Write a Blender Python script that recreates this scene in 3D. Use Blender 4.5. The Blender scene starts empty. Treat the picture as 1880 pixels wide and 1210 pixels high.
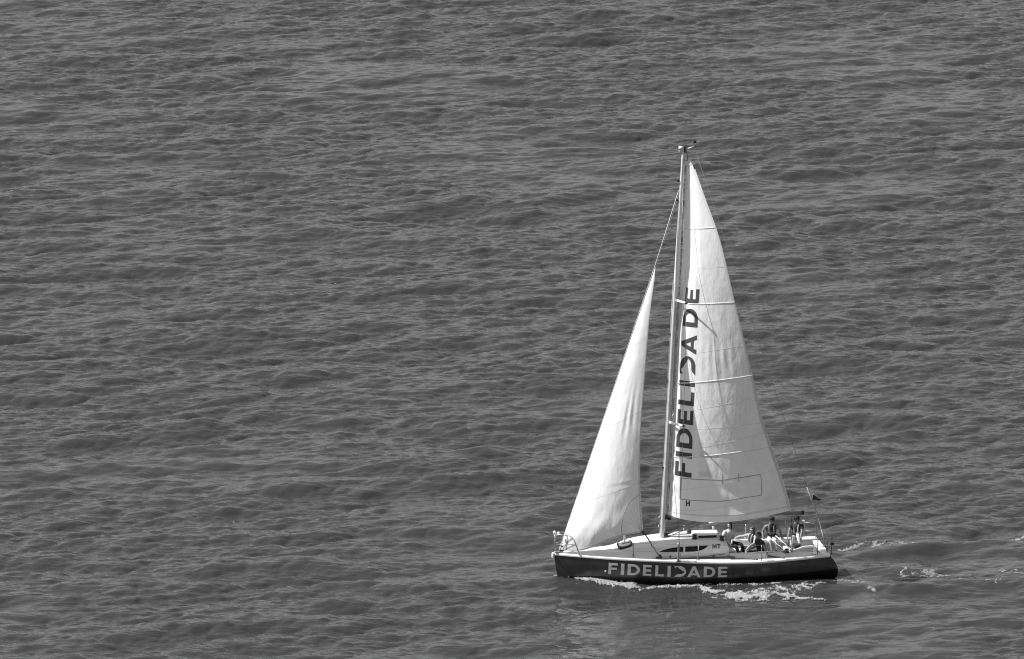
import bpy, bmesh, math, random
import numpy as np
from mathutils import Matrix, Vector
from mathutils.geometry import tessellate_polygon

random.seed(4)
rng = np.random.default_rng(11)
R = math.radians
scene = bpy.context.scene
COL = scene.collection

# ------------------------------------------------------------------ camera
cam_d = bpy.data.cameras.new("camera")
cam = bpy.data.objects.new("camera", cam_d)
COL.objects.link(cam)
cam.location = (0.0, -360.0, 76.52)
cam.rotation_euler = (R(90 - 10.6114), 0, R(1.02248))
cam_d.sensor_width = 36
cam_d.lens = 359.43
cam_d.clip_start = 1
cam_d.clip_end = 30000
scene.camera = cam

# boat pose: heeled a little towards the camera, bow a little nearer than the stern
HEEL, YAW = R(2.0), R(10.0)
MB = Matrix.Rotation(YAW, 4, 'Z') @ Matrix.Rotation(HEEL, 4, 'X')

# ------------------------------------------------------------------ sky and sun
sun_travel = (MB.to_3x3() @ Vector((0.668, -0.085, -0.735))).normalized()
to_sun = -sun_travel
world = bpy.data.worlds.new("World")
scene.world = world
world.use_nodes = True
wn, wl = world.node_tree.nodes, world.node_tree.links
bg = wn["Background"]
sky = wn.new("ShaderNodeTexSky")
sky.sky_type = 'NISHITA'
sky.sun_disc = False
sky.sun_elevation = math.asin(to_sun.z)
sky.sun_rotation = math.atan2(to_sun.x, to_sun.y)
sky.air_density = 1.0
sky.dust_density = 2.0
bw = wn.new("ShaderNodeRGBToBW")           # the photograph is black and white
wl.new(sky.outputs[0], bw.inputs[0])
wl.new(bw.outputs[0], bg.inputs[0])
bg.inputs[1].default_value = 0.095
sun_d = bpy.data.lights.new("sun", 'SUN')
sun_d.energy = 5.0
sun_d.angle = R(0.5)
sun_d.color = (1.0, 1.0, 1.0)
sun = bpy.data.objects.new("sun", sun_d)
sun.rotation_euler = sun_travel.to_track_quat('-Z', 'Y').to_euler()
sun.location = (-60, -10, 80)
COL.objects.link(sun)
vs = scene.view_settings
vs.view_transform = 'Standard'
vs.look = 'None'
vs.exposure = 0.55
vs.gamma = 1.0
vs.use_curve_mapping = False
scene.cycles.max_bounces = 6
scene.cycles.filter_width = 1.1


# ------------------------------------------------------------------ materials
def nd(t, kind, **kw):
    n = t.nodes.new(kind)
    for k, v in kw.items():
        setattr(n, k, v)
    return n


def mat(name, val, rough=0.5, var=0.12, scale=6.0, bump=0.0, bscale=40.0, metal=0.0, spec=0.5, stretch=(1, 1, 1)):
    m = bpy.data.materials.new(name)
    m.use_nodes = True
    t = m.node_tree
    b = t.nodes["Principled BSDF"]
    b.inputs["Roughness"].default_value = rough
    b.inputs["Metallic"].default_value = metal
    b.inputs["Specular IOR Level"].default_value = spec
    tc = nd(t, "ShaderNodeTexCoord")
    mp = nd(t, "ShaderNodeMapping")
    mp.inputs["Scale"].default_value = stretch
    t.links.new(tc.outputs["Object"], mp.inputs[0])
    nz = nd(t, "ShaderNodeTexNoise")
    nz.inputs["Scale"].default_value = scale
    nz.inputs["Detail"].default_value = 5
    t.links.new(mp.outputs[0], nz.inputs["Vector"])
    mr = nd(t, "ShaderNodeMapRange")
    mr.inputs[3].default_value = val * (1 - var)
    mr.inputs[4].default_value = val * (1 + var)
    mr.inputs[1].default_value = 0.3
    mr.inputs[2].default_value = 0.7
    t.links.new(nz.outputs[0], mr.inputs[0])
    t.links.new(mr.outputs[0], b.inputs["Base Color"])
    if bump:
        n2 = nd(t, "ShaderNodeTexNoise")
        n2.inputs["Scale"].default_value = bscale
        n2.inputs["Detail"].default_value = 4
        t.links.new(mp.outputs[0], n2.inputs["Vector"])
        bp = nd(t, "ShaderNodeBump")
        bp.inputs["Strength"].default_value = bump
        bp.inputs["Distance"].default_value = 0.02
        t.links.new(n2.outputs[0], bp.inputs["Height"])
        t.links.new(bp.outputs[0], b.inputs["Normal"])
    return m


def sail_mat(name, val, trans, bump=0.45, stretch=(1.6, 1.6, 0.7)):
    m = bpy.data.materials.new(name)
    m.use_nodes = True
    t = m.node_tree
    t.nodes.remove(t.nodes["Principled BSDF"])
    out = t.nodes["Material Output"]
    tc = nd(t, "ShaderNodeTexCoord")
    mp = nd(t, "ShaderNodeMapping")
    mp.inputs["Scale"].default_value = stretch
    t.links.new(tc.outputs["Object"], mp.inputs[0])
    nz = nd(t, "ShaderNodeTexNoise")
    nz.inputs["Scale"].default_value = 1.6
    nz.inputs["Detail"].default_value = 6
    t.links.new(mp.outputs[0], nz.inputs["Vector"])
    mr = nd(t, "ShaderNodeMapRange")
    mr.inputs[1].default_value = 0.3
    mr.inputs[2].default_value = 0.7
    mr.inputs[3].default_value = val * 0.94
    mr.inputs[4].default_value = val * 1.04
    t.links.new(nz.outputs[0], mr.inputs[0])
    n2 = nd(t, "ShaderNodeTexNoise")
    n2.inputs["Scale"].default_value = 2.2
    n2.inputs["Detail"].default_value = 5
    t.links.new(mp.outputs[0], n2.inputs["Vector"])
    bp = nd(t, "ShaderNodeBump")
    bp.inputs["Strength"].default_value = bump
    bp.inputs["Distance"].default_value = 0.06
    t.links.new(n2.outputs[0], bp.inputs["Height"])
    df = nd(t, "ShaderNodeBsdfDiffuse")
    tr = nd(t, "ShaderNodeBsdfTranslucent")
    for b in (df, tr):
        t.links.new(mr.outputs[0], b.inputs[0])
        t.links.new(bp.outputs[0], b.inputs["Normal"])
    mx = nd(t, "ShaderNodeMixShader")
    mx.inputs[0].default_value = trans
    t.links.new(df.outputs[0], mx.inputs[1])
    t.links.new(tr.outputs[0], mx.inputs[2])
    t.links.new(mx.outputs[0], out.inputs[0])
    return m


M = {}
M['hull'] = mat('navy_gelcoat', 0.052, 0.14, 0.22, 2.5, 0.04, 3, stretch=(1, 1, .4))
M['antifoul'] = mat('black_antifouling', 0.010, 0.5, 0.3, 5)
M['white'] = mat('white_gelcoat', 0.78, 0.4, 0.05, 4)
M['deck'] = mat('white_deck', 0.74, 0.6, 0.07, 5, 0.15, 120)
M['trunk'] = mat('white_cabin', 0.70, 0.35, 0.05, 3)
M['glass'] = mat('smoked_acrylic', 0.012, 0.12, 0.2, 4)
M['alu'] = mat('anodised_aluminium', 0.60, 0.4, 0.08, 5)
M['boom'] = mat('grey_boom', 0.22, 0.45, 0.1, 5)
M['groove'] = mat('luff_groove', 0.42, 0.5, 0.2, 8)
M['steel'] = mat('stainless_steel', 0.42, 0.3, 0.1, 8, metal=0.6)
M['wire'] = mat('steel_wire', 0.22, 0.4, 0.1, 8, metal=0.5)
M['darkwire'] = mat('dark_wire', 0.07, 0.5, 0.1, 8)
M['black'] = mat('black_fitting', 0.02, 0.45, 0.3, 10)
M['rope'] = mat('pale_rope', 0.6, 0.8, 0.25, 60)
M['darkrope'] = mat('dark_rope', 0.06, 0.8, 0.3, 60)
M['teak'] = mat('grey_teak', 0.30, 0.7, 0.2, 12, stretch=(1, 1, 6))
M['sail'] = sail_mat('white_sailcloth', 0.85, 0.26)
M['seam'] = sail_mat('seam_tape', 0.70, 0.24, 0.1)
M['patch'] = sail_mat('patch_cloth', 0.70, 0.18, 0.2)
M['batten'] = sail_mat('batten_pocket', 0.82, 0.2, 0.1)
M['print'] = mat('dark_sail_print', 0.045, 0.7, 0.15, 4)
M['thinprint'] = sail_mat('thin_sail_print', 0.30, 0.2, 0.1)
M['greyprint'] = sail_mat('grey_tape', 0.30, 0.15, 0.1)
M['hullprint'] = mat('pale_hull_print', 0.62, 0.5, 0.06, 4)
M['flag'] = mat('dark_flag', 0.03, 0.8, 0.3, 10)
M['skin'] = mat('skin', 0.33, 0.55, 0.08, 12)
M['tan'] = mat('tanned_skin', 0.16, 0.55, 0.1, 12)
M['hair'] = mat('dark_hair', 0.018, 0.55, 0.3, 60)
M['brownhair'] = mat('brown_hair', 0.06, 0.5, 0.4, 60)
M['whitecloth'] = mat('white_cloth', 0.55, 0.85, 0.06, 14, 0.4, 25)
M['lightcloth'] = mat('light_cloth', 0.42, 0.85, 0.1, 14, 0.4, 25)
M['darkcloth'] = mat('dark_cloth', 0.010, 0.85, 0.25, 14, 0.4, 25)
M['midcloth'] = mat('charcoal_cloth', 0.016, 0.85, 0.2, 14, 0.4, 25)
M['vest'] = mat('grey_vest', 0.18, 0.8, 0.2, 20)
M['strap'] = mat('pale_strap', 0.30, 0.7, 0.2, 30)


def water_mat():
    m = bpy.data.materials.new('river_water')
    m.use_nodes = True
    t = m.node_tree
    b = t.nodes["Principled BSDF"]
    b.inputs["Base Color"].default_value = (0.034, 0.034, 0.034, 1)
    b.inputs["Roughness"].default_value = 0.06
    b.inputs["IOR"].default_value = 1.333
    tc = nd(t, "ShaderNodeTexCoord")
    prev = None
    at = nd(t, "ShaderNodeAttribute", attribute_name="calm")
    for sc, st, dist, sx, w in ((1.3, 0.55, 0.10, 0.75, 0.25), (2.9, 0.9, 0.088, 0.42, 1.0), (8.0, 0.7, 0.015, 0.5, 1.0)):
        mp = nd(t, "ShaderNodeMapping")
        mp.inputs["Scale"].default_value = (sx, 1.0, 1.0)
        mp.inputs["Rotation"].default_value = (0, 0, R(-22))
        t.links.new(tc.outputs["Object"], mp.inputs[0])
        nz = nd(t, "ShaderNodeTexNoise")
        nz.inputs["Scale"].default_value = sc
        nz.inputs["Detail"].default_value = 3
        nz.inputs["Distortion"].default_value = 0.4
        t.links.new(mp.outputs[0], nz.inputs["Vector"])
        bp = nd(t, "ShaderNodeBump")
        bp.inputs["Distance"].default_value = dist
        mm = nd(t, "ShaderNodeMath", operation='MULTIPLY_ADD')
        mm.inputs[1].default_value = -st * 0.8 * w
        mm.inputs[2].default_value = st
        t.links.new(at.outputs["Fac"], mm.inputs[0])
        t.links.new(mm.outputs[0], bp.inputs["Strength"])
        if sc == 2.6:                       # sharp little crests: ridged noise
            m1 = nd(t, "ShaderNodeMath", operation='SUBTRACT')
            m1.inputs[1].default_value = 0.5
            m2 = nd(t, "ShaderNodeMath", operation='ABSOLUTE')
            m3 = nd(t, "ShaderNodeMath", operation='MULTIPLY')
            m3.inputs[1].default_value = -1.0
            t.links.new(nz.outputs[0], m1.inputs[0])
            t.links.new(m1.outputs[0], m2.inputs[0])
            t.links.new(m2.outputs[0], m3.inputs[0])
            t.links.new(m3.outputs[0], bp.inputs["Height"])
        else:
            t.links.new(nz.outputs[0], bp.inputs["Height"])
        if prev:
            t.links.new(prev.outputs[0], bp.inputs["Normal"])
        prev = bp
    t.links.new(prev.outputs[0], b.inputs["Normal"])
    return m


M['water'] = water_mat()


def foam_mat():
    m = mat('white_foam', 0.27, 0.8, 0.3, 9, 0.5, 30)
    t = m.node_tree
    b, out = t.nodes["Principled BSDF"], t.nodes["Material Output"]
    at = nd(t, "ShaderNodeAttribute", attribute_name="cover")
    tr = nd(t, "ShaderNodeBsdfTransparent")
    mx = nd(t, "ShaderNodeMixShader")
    t.links.new(at.outputs["Fac"], mx.inputs[0])
    t.links.new(tr.outputs[0], mx.inputs[1])
    t.links.new(b.outputs[0], mx.inputs[2])
    t.links.new(mx.outputs[0], out.inputs[0])
    return m


M['foam'] = foam_mat()


# ------------------------------------------------------------------ helpers
class Mesh:
    def __init__(s):
        s.v, s.f, s.mi, s.sm = [], [], [], []

    def add(s, verts, faces, mi=0, smooth=False):
        o = len(s.v)
        s.v += [tuple(map(float, p)) for p in verts]
        for f in faces:
            s.f.append(tuple(i + o for i in f))
            s.mi.append(mi)
            s.sm.append(smooth)
        return s

    def box(s, c, d, rot=None, bevel=0.0, mi=0):
        c, h = Vector(c), Vector(d) * 0.5
        bm = bmesh.new()
        bmesh.ops.create_cube(bm, size=1)
        for v in bm.verts:
            v.co = Vector((v.co.x * d[0], v.co.y * d[1], v.co.z * d[2]))
        if bevel:
            bmesh.ops.bevel(bm, geom=bm.edges[:], offset=bevel, segments=2, affect='EDGES', profile=0.6)
        m3 = rot if rot else Matrix.Identity(3)
        vs_ = [m3 @ v.co + c for v in bm.verts]
        bm.verts.index_update()
        fs = [[v.index for v in f.verts] for f in bm.faces]
        bm.free()
        return s.add(vs_, fs, mi, bool(bevel))

    def tube(s, pts, rad, n=8, caps=True, mi=0, flat=1.0):
        pts = [Vector(p) for p in pts]
        if not hasattr(rad, '__len__'):
            rad = [rad] * len(pts)
        vs_, fs = [], []
        up0 = None
        for i, p in enumerate(pts):
            d = (pts[min(i + 1, len(pts) - 1)] - pts[max(i - 1, 0)]).normalized()
            if up0 is None:
                up0 = Vector((0, 0, 1)) if abs(d.z) < 0.9 else Vector((1, 0, 0))
            a = (up0 - d * up0.dot(d)).normalized()
            up0 = a
            b = d.cross(a)
            for k in range(n):
                th = 2 * math.pi * k / n
                vs_.append(p + (a * math.cos(th) + b * math.sin(th) * flat) * rad[i])
        for i in range(len(pts) - 1):
            for k in range(n):
                k2 = (k + 1) % n
                fs.append((i * n + k, i * n + k2, (i + 1) * n + k2, (i + 1) * n + k))
        if caps:
            fs.append(tuple(range(n - 1, -1, -1)))
            fs.append(tuple(range((len(pts) - 1) * n, len(pts) * n)))
        return s.add(vs_, fs, mi, True)

    def lathe(s, c, prof, n=14, axis=None, mi=0):
        m3 = Vector((0, 0, 1)).rotation_difference(Vector(axis)).to_matrix() if axis else Matrix.Identity(3)
        vs_, fs = [], []
        for r, z in prof:
            for k in range(n):
                th = 2 * math.pi * k / n
                vs_.append(m3 @ Vector((r * math.cos(th), r * math.sin(th), z)) + Vector(c))
        for i in range(len(prof) - 1):
            for k in range(n):
                k2 = (k + 1) % n
                fs.append((i * n + k, i * n + k2, (i + 1) * n + k2, (i + 1) * n + k))
        fs.append(tuple(range(n - 1, -1, -1)))
        fs.append(tuple(range((len(prof) - 1) * n, len(prof) * n)))
        return s.add(vs_, fs, mi, True)

    def grid(s, P, mi=0, smooth=True):
        a, b = len(P), len(P[0])
        vs_ = [p for row in P for p in row]
        fs = [(i * b + j, i * b + j + 1, (i + 1) * b + j + 1, (i + 1) * b + j) for i in range(a - 1) for j in range(b - 1)]
        return s.add(vs_, fs, mi, smooth)

    def build(s, name, mats, parent=None, label=None, origin=None):
        o = Vector(origin) if origin is not None else Vector((0, 0, 0))
        me = bpy.data.meshes.new(name)
        me.from_pydata([tuple(Vector(p) - o) for p in s.v], [], s.f)
        for m in (mats if isinstance(mats, (list, tuple)) else [mats]):
            me.materials.append(m)
        me.polygons.foreach_set('material_index', s.mi)
        me.polygons.foreach_set('use_smooth', s.sm)
        me.update()
        ob = bpy.data.objects.new(name, me)
        COL.objects.link(ob)
        if parent:
            ob.parent = parent
        ob.location = o
        if label:
            ob['label'] = label
        return ob


def herm(xs, ys):
    xs, ys = np.array(xs, float), np.array(ys, float)
    m = np.gradient(ys, xs)

    def f(x):
        x = np.clip(np.asarray(x, float), xs[0], xs[-1])
        i = np.clip(np.searchsorted(xs, x) - 1, 0, len(xs) - 2)
        h = xs[i + 1] - xs[i]
        t = (x - xs[i]) / h
        return ((2 * t ** 3 - 3 * t ** 2 + 1) * ys[i] + (t ** 3 - 2 * t ** 2 + t) * h * m[i]
                + (-2 * t ** 3 + 3 * t ** 2) * ys[i + 1] + (t ** 3 - t ** 2) * h * m[i + 1])
    return f


def tag(o, label=None, cat=None, group=None, kind=None):
    if label:
        o['label'] = label
    if cat:
        o['category'] = cat
    if group:
        o['group'] = group
    if kind:
        o['kind'] = kind
    return o


# ------------------------------------------------------------------ the water
DX, DY = 0.09, 0.12
NX, NY = 1024, 1536
X0, Y0 = -38.0, -21.0            # corner of the finely meshed part
kx = 2 * np.pi * np.fft.fftfreq(NX, DX)
ky = 2 * np.pi * np.fft.fftfreq(NY, DY)
KX, KY = np.meshgrid(kx, ky)
K = np.hypot(KX, KY)
K[0, 0] = 1e-6
wind = np.array([math.sin(R(24)), -math.cos(R(24))])


def spectrum(kp, spread, a, kcut, th=0.0):
    w0 = np.array([wind[0] * math.cos(th) - wind[1] * math.sin(th), wind[0] * math.sin(th) + wind[1] * math.cos(th)])
    c = (KX * w0[0] + KY * w0[1]) / K
    S = np.exp(-1.2 * (kp / K) ** 2) * K ** -a * np.clip(0.5 + 0.5 * c, 0, 1) ** spread * np.exp(-(K / kcut) ** 2)
    S[0, 0] = 0
    h = np.sqrt(S) * (rng.normal(size=K.shape) + 1j * rng.normal(size=K.shape))
    return h


def field(h, rms):
    z = np.fft.ifft2(h).real
    g = rms / z.std()
    hx = np.fft.ifft2(-1j * KX / K * h).real * g
    hy = np.fft.ifft2(-1j * KY / K * h).real * g
    return z * g, hx, hy


za, xa, ya = field(spectrum(2 * np.pi / 4.2, 7, 4.2, 6.0), 0.066)
zb, xb, yb = field(spectrum(2 * np.pi / 1.3, 7, 3.6, 28.0, 0.22), 0.024)
zc, xc_, yc_ = field(spectrum(2 * np.pi / 9.0, 5, 5.5, 2.0, -0.3), 0.062)


def smooth(a, b, x):
    t = np.clip((x - a) / (b - a), 0, 1)
    return t * t * (3 - 2 * t)


ca, sa = math.cos(YAW), math.sin(YAW)


def calm_mask(x, y):
    """lee of the boat and the strip of its wake, where the ripples are flattened"""
    bx, by = x * ca + y * sa, -x * sa + y * ca
    lee = smooth(-7.0, -4.5, bx) * (1 - smooth(5.5, 9.0, bx + 0.05 * by)) * (1 - smooth(0, 2, by)) * smooth(-24, -12, by)
    wake = smooth(4.0, 5.5, bx) * (1 - smooth(12, 26, bx)) * np.exp(-(by / (1.8 + .06 * np.clip(bx, 0, 40))) ** 4)
    pt = np.zeros_like(x)
    for fx, fy, ph in ((.19, .10, .4), (-.11, .16, 2.1), (.31, .07, 4.0), (.07, -.21, 1.2), (-.26, -.12, 5.1)):
        pt += np.sin(fx * x + fy * y + ph + 1.3 * np.sin(.13 * y - .09 * x + ph))
    patch = smooth(-.2, 2.4, pt) * .65
    return np.clip(np.maximum.reduce([0.75 * lee, 0.75 * wake, patch]), 0, 1)


def wake_height(x, y):
    bx, by = x * ca + y * sa, -x * sa + y * ca
    z = 0.10 * np.exp(-((bx + 3.1) / 1.0) ** 2 - ((by + 1.25 + 0.25 * (bx + 3.1)) / 0.45) ** 2)
    z += 0.10 * np.exp(-((bx + 3.1) / 1.0) ** 2 - ((by - 1.25) / 0.5) ** 2)
    z += 0.06 * np.exp(-((bx + 4.85) / 0.35) ** 2 - (by / 0.35) ** 2)
    z -= 0.03 * np.exp(-((bx + 0.2) / 1.7) ** 2 - ((by + 1.6) / 1.1) ** 2)
    z -= 0.02 * np.exp(-((bx - 5.6) / 1.2) ** 2 - (by / 1.3) ** 2)
    z += 0.10 * np.exp(-((bx - 2.6) / 1.6) ** 2 - ((by + 2.9) / 0.5) ** 2)
    for s, a in ((-1, 0.13), (1, 0.10)):
        d = by - s * (1.9 + 0.30 * (bx - 3.0))
        z += a * smooth(5.0, 7.0, bx) * np.exp(-np.clip(bx - 7, 0, None) / 7) * np.exp(-(d / 0.5) ** 2)
    for k, (c, a) in enumerate(((8.0, 0.12), (12.0, 0.09), (16.0, 0.07))):
        z += a * np.exp(-((bx - c - 0.08 * by ** 2) / 0.7) ** 2 - (by / 2.8) ** 2)
    return z


def grow(c0, n, d):
    core = c0 + d * np.arange(n)
    st, g = d, []
    while sum(g) < 9000:
        st *= 1.3
        g.append(st)
    g = np.cumsum(g)
    xs = np.concatenate([core[0] - g[::-1], core, core[-1] + g])
    sp = np.gradient(xs)
    return xs, sp


gx, spx = grow(X0, 660, DX)
gy, spy = grow(Y0, 1440, DY)
GX, GY = np.meshgrid(gx, gy)
SP = np.maximum(spx[None, :], spy[:, None])
IX = np.round((GX - X0) / DX).astype(np.int64) % NX
IY = np.round((GY - Y0) / DY).astype(np.int64) % NY
calm = calm_mask(GX, GY)
q = 1 - 0.75 * calm
wa, wb_, wc = (1 / (1 + (SP / s_) ** 4) for s_ in (0.9, 0.25, 2.5))
qa = 1 - 0.35 * calm
WZ = za[IY, IX] * wa * qa + zb[IY, IX] * wb_ * q + zc[IY, IX] * wc + wake_height(GX, GY)
CH = 0.95
WX = GX + CH * (xa[IY, IX] * wa * qa + xb[IY, IX] * wb_ * q) + 0.6 * xc_[IY, IX] * wc
WY = GY + CH * (ya[IY, IX] * wa * qa + yb[IY, IX] * wb_ * q) + 0.6 * yc_[IY, IX] * wc
ny_, nx_ = GX.shape
me = bpy.data.meshes.new('water')
nv = nx_ * ny_
me.vertices.add(nv)
co = np.stack([WX, WY, WZ], -1).reshape(-1).astype(np.float32)
me.vertices.foreach_set('co', co)
ii = (np.arange(ny_ - 1)[:, None] * nx_ + np.arange(nx_ - 1)[None, :]).reshape(-1)
quads = np.stack([ii, ii + 1, ii + nx_ + 1, ii + nx_], -1).astype(np.int32)
nf = len(quads)
me.loops.add(nf * 4)
me.loops.foreach_set('vertex_index', quads.reshape(-1))
me.polygons.add(nf)
me.polygons.foreach_set('loop_start', np.arange(0, nf * 4, 4, dtype=np.int32))
me.polygons.foreach_set('use_smooth', np.ones(nf, bool))
me.update(calc_edges=True)
at = me.attributes.new('calm', 'FLOAT', 'POINT')
at.data.foreach_set('value', calm.reshape(-1).astype(np.float32))
me.materials.append(M['water'])
water = bpy.data.objects.new('water', me)
COL.objects.link(water)
tag(water, 'grey choppy river water with small wind waves', kind='structure')


def surf(x, y):
    """point of the water surface over the rest position (x, y) of the fine mesh"""
    fx, fy = (x - gx[0]) * 0, (y - gy[0]) * 0
    i = np.searchsorted(gx, x) - 1
    j = np.searchsorted(gy, y) - 1
    fx = (x - gx[i]) / (gx[i + 1] - gx[i])
    fy = (y - gy[j]) / (gy[j + 1] - gy[j])
    out = []
    for W in (WX, WY, WZ):
        out.append((W[j, i] * (1 - fx) + W[j, i + 1] * fx) * (1 - fy) + (W[j + 1, i] * (1 - fx) + W[j + 1, i + 1] * fx) * fy)
    return out


# ------------------------------------------------------------------ the boat
boat = bpy.data.objects.new('sailboat', None)
COL.objects.link(boat)
boat.matrix_world = MB
tag(boat, 'white-sailed sloop with dark hull lettered FIDELIDADE, sailing to the left', 'sailboat')

XB, XS = -4.99, 4.82
pb = [0, .05, .1, .2, .35, .5, .62, .75, .9, 1]
f_beam = herm(pb, [.05, .27, .48, .86, 1.28, 1.55, 1.65, 1.64, 1.52, 1.40])
f_sheer = herm([0, .25, .5, .62, .75, .9, 1], [1.06, 1.01, .955, .915, .905, .96, 1.0])
f_keel = herm([0, .1, .2, .5, .75, .9, 1], [-.16, -.3, -.38, -.46, -.32, -.22, -.16])
f_n = herm([0, .1, .3, .6, 1], [1.3, 1.6, 2.4, 3.2, 3.0])
f_m = herm([0, .1, .3, .6, 1], [1.0, 1.15, 1.5, 1.8, 1.7])


def hull_y(p, z):
    zs, zk = f_sheer(p), f_keel(p)
    tau = np.clip((zs - z) / (zs - zk), 0, 1)
    return f_beam(p) * (1 - tau ** f_n(p)) ** (1 / f_m(p))


def hull_x(p, z):
    zs = f_sheer(p)
    return XB + (XS - XB) * p + .16 * (zs - z) * (1 - p) ** 8 + .34 * (1 - np.clip(1 - (zs - z) / .75, 0, 1) ** 2.2) * p ** 14


def hull_pt(p, z, side):
    return (float(hull_x(p, z)), float(side * hull_y(p, z)), float(z))


def deck_z(X):
    return float(f_sheer((X - XB) / (XS - XB)))


def beam(X):
    return float(f_beam((X - XB) / (XS - XB)))


NSt, NL = 72, 22
hm = Mesh()
PP = [0.5 - 0.5 * math.cos(math.pi * (i / NSt)) * 1.0 for i in range(NSt + 1)]
PP = [0.4 * a + 0.6 * i / NSt for i, a in enumerate(PP)]
zpaint = herm([0, .2, .45, .65, .85, 1], [.19, .32, .34, .36, .40, .48])
for side in (-1, 1):
    up_, lo_ = [], []
    for p in PP:
        zs, zk, zp = float(f_sheer(p)), float(f_keel(p)), float(zpaint(p))
        zp = max(zp, zk + 0.02)
        up_.append([hull_pt(p, zs + (zp - zs) * (j / 10), side) for j in range(11)])
        lo_.append([hull_pt(p, zp + (zk - zp) * (1 - (1 - j / 12) ** 2), side) for j in range(13)])
    hm.grid(up_ if side < 0 else [r[::-1] for r in up_], 0)
    hm.grid(lo_ if side < 0 else [r[::-1] for r in lo_], 1)
# transom
tr_ = [hull_pt(1, f_sheer(1) + (f_keel(1) - f_sheer(1)) * j / 14, -1) for j in range(15)]
tl_ = [hull_pt(1, f_sheer(1) + (f_keel(1) - f_sheer(1)) * j / 14, 1) for j in range(15)]
hm.grid([[tr_[j], tl_[j]] for j in range(15)], 0, False)
hull = hm.build('hull', [M['hull'], M['antifoul']], boat)

# white gunwale strip round the edge of the deck
gm = Mesh()
for side in (-1, 1):
    rows = []
    for p in PP:
        zs, b = float(f_sheer(p)), float(f_beam(p))
        x = float(hull_x(p, zs))
        o = side * (b + 0.016)
        i_ = side * max(b - 0.07, 0.0)
        rows.append([(x, o, zs - .045), (x, o + side * .006, zs - .01), (x, o, zs + .035), (x, side * max(b - .03, 0), zs + .045), (x, i_, zs + .012)])
    gm.grid(rows if side < 0 else [r[::-1] for r in rows])
gm.build('toe_rail', M['white'], hull)

# deck
CK0, CK1, CW = 1.22, 4.80, 0.98      # cockpit well
dm = Mesh()
PD = [p for p in PP if XB + (XS - XB) * p < CK0] + [(CK0 - XB) / (XS - XB)]
rows = []
for p in PD:
    zs, b = float(f_sheer(p)), float(f_beam(p))
    x = float(hull_x(p, zs))
    rows.append([(x, b * 0.985 * k / 8, zs + .012 + .05 * (1 - (k / 8) ** 2) * min(1, b)) for k in range(-8, 9)])
dm.grid(rows)
PA = [(CK0 - XB) / (XS - XB)] + [p for p in PP if XB + (XS - XB) * p > CK0]
for side in (-1, 1):
    rows = []
    for p in PA:
        zs, b = float(f_sheer(p)), float(f_beam(p))
        x = float(hull_x(p, zs))
        rows.append([(x, side * (CW + (b * .985 - CW) * k / 4), zs + .012 + .015 * (1 - k / 4)) for k in range(5)])
    dm.grid(rows[::-1] if side < 0 else rows)
deck = dm.build('deck', M['deck'], boat)
tm = Mesh()
tm.box((4.72, 0, 1.0), (0.26, 2.7, 0.10), bevel=.03)
tm.build('transom_beam', M['white'], boat)

# cockpit
km = Mesh()
zc0 = 0.46


def wall(pts):
    km.grid([pts[:2], pts[2:]], 0, False)


wall([(CK0, -CW, 1.02), (CK1, -CW, 1.02), (CK0, -CW, zc0), (CK1, -CW, zc0)])
wall([(CK0, CW, 1.02), (CK1, CW, 1.02), (CK0, CW, zc0), (CK1, CW, zc0)])
wall([(CK0, -CW, zc0), (CK1 + .1, -CW, zc0), (CK0, CW, zc0), (CK1 + .1, CW, zc0)])
wall([(CK0, -CW, 1.02), (CK0, CW, 1.02), (CK0, -CW, zc0), (CK0, CW, zc0)])
for side in (-1, 1):
    km.box((2.1, side * .70, .64), (1.6, .54, .34), bevel=.03)
km.box((3.62, 0, .66), (.22, 1.94, .38), bevel=.03)
cockpit = km.build('cockpit', M['trunk'], boat)
for side in (-1, 1):
    cm = Mesh()
    pts = []
    for i in range(22):
        x = CK0 + (4.25 - CK0) * i / 21
        h = 1.115 - .06 * (i / 21) ** 2
        y0 = side * (CW + .09)
        pts.append([(x, y0 + side * .035, .90), (x, y0 + side * .02, h - .02), (x, y0 - side * .01, h), (x, y0 - side * .09, h), (x, y0 - side * .11, h - .03), (x, y0 - side * .112, .9)])
    cm.grid(pts if side < 0 else [r[::-1] for r in pts])
    cm.build('coaming', M['trunk'], cockpit)
sm_ = Mesh()
sm_.box((0, 0, 0), (.084, .02, .44), bevel=.006)
for i in range(9):
    o = sm_.build('slat', M['teak'], cockpit) if i == 0 else o.copy()
    if i:
        COL.objects.link(o)
    o.location = (2.94 + .1 * i, CW - .014, .74)

# cabin trunk
TX = [-4.45, -3.7, -2.95, -2.75, -2.4, -1.9, -1.2, -.5, .1, .7, 1.05, 1.2]
TW = [.16, .36, .56, .62, .74, .87, .99, 1.05, 1.08, 1.08, 1.07, 1.06]
TZ = [1.085, 1.14, 1.175, 1.20, 1.30, 1.375, 1.43, 1.47, 1.495, 1.50, 1.47, 1.36]
f_tw, f_tz = herm(TX, TW), herm(TX, TZ)
f_cr = herm([-4.45, -2.9, -2.2, -1, 1.2], [.02, .03, .06, .085, .09])


def trunk_side(X, z, side=-1, off=0.0):
    b, zt = float(f_tw(X)), float(f_tz(X))
    zb_ = deck_z(X) + .005
    a = min(max((z - zb_) / (zt - zb_), 0), 1)
    return (X, side * (b - .05 * a + off), z)


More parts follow.
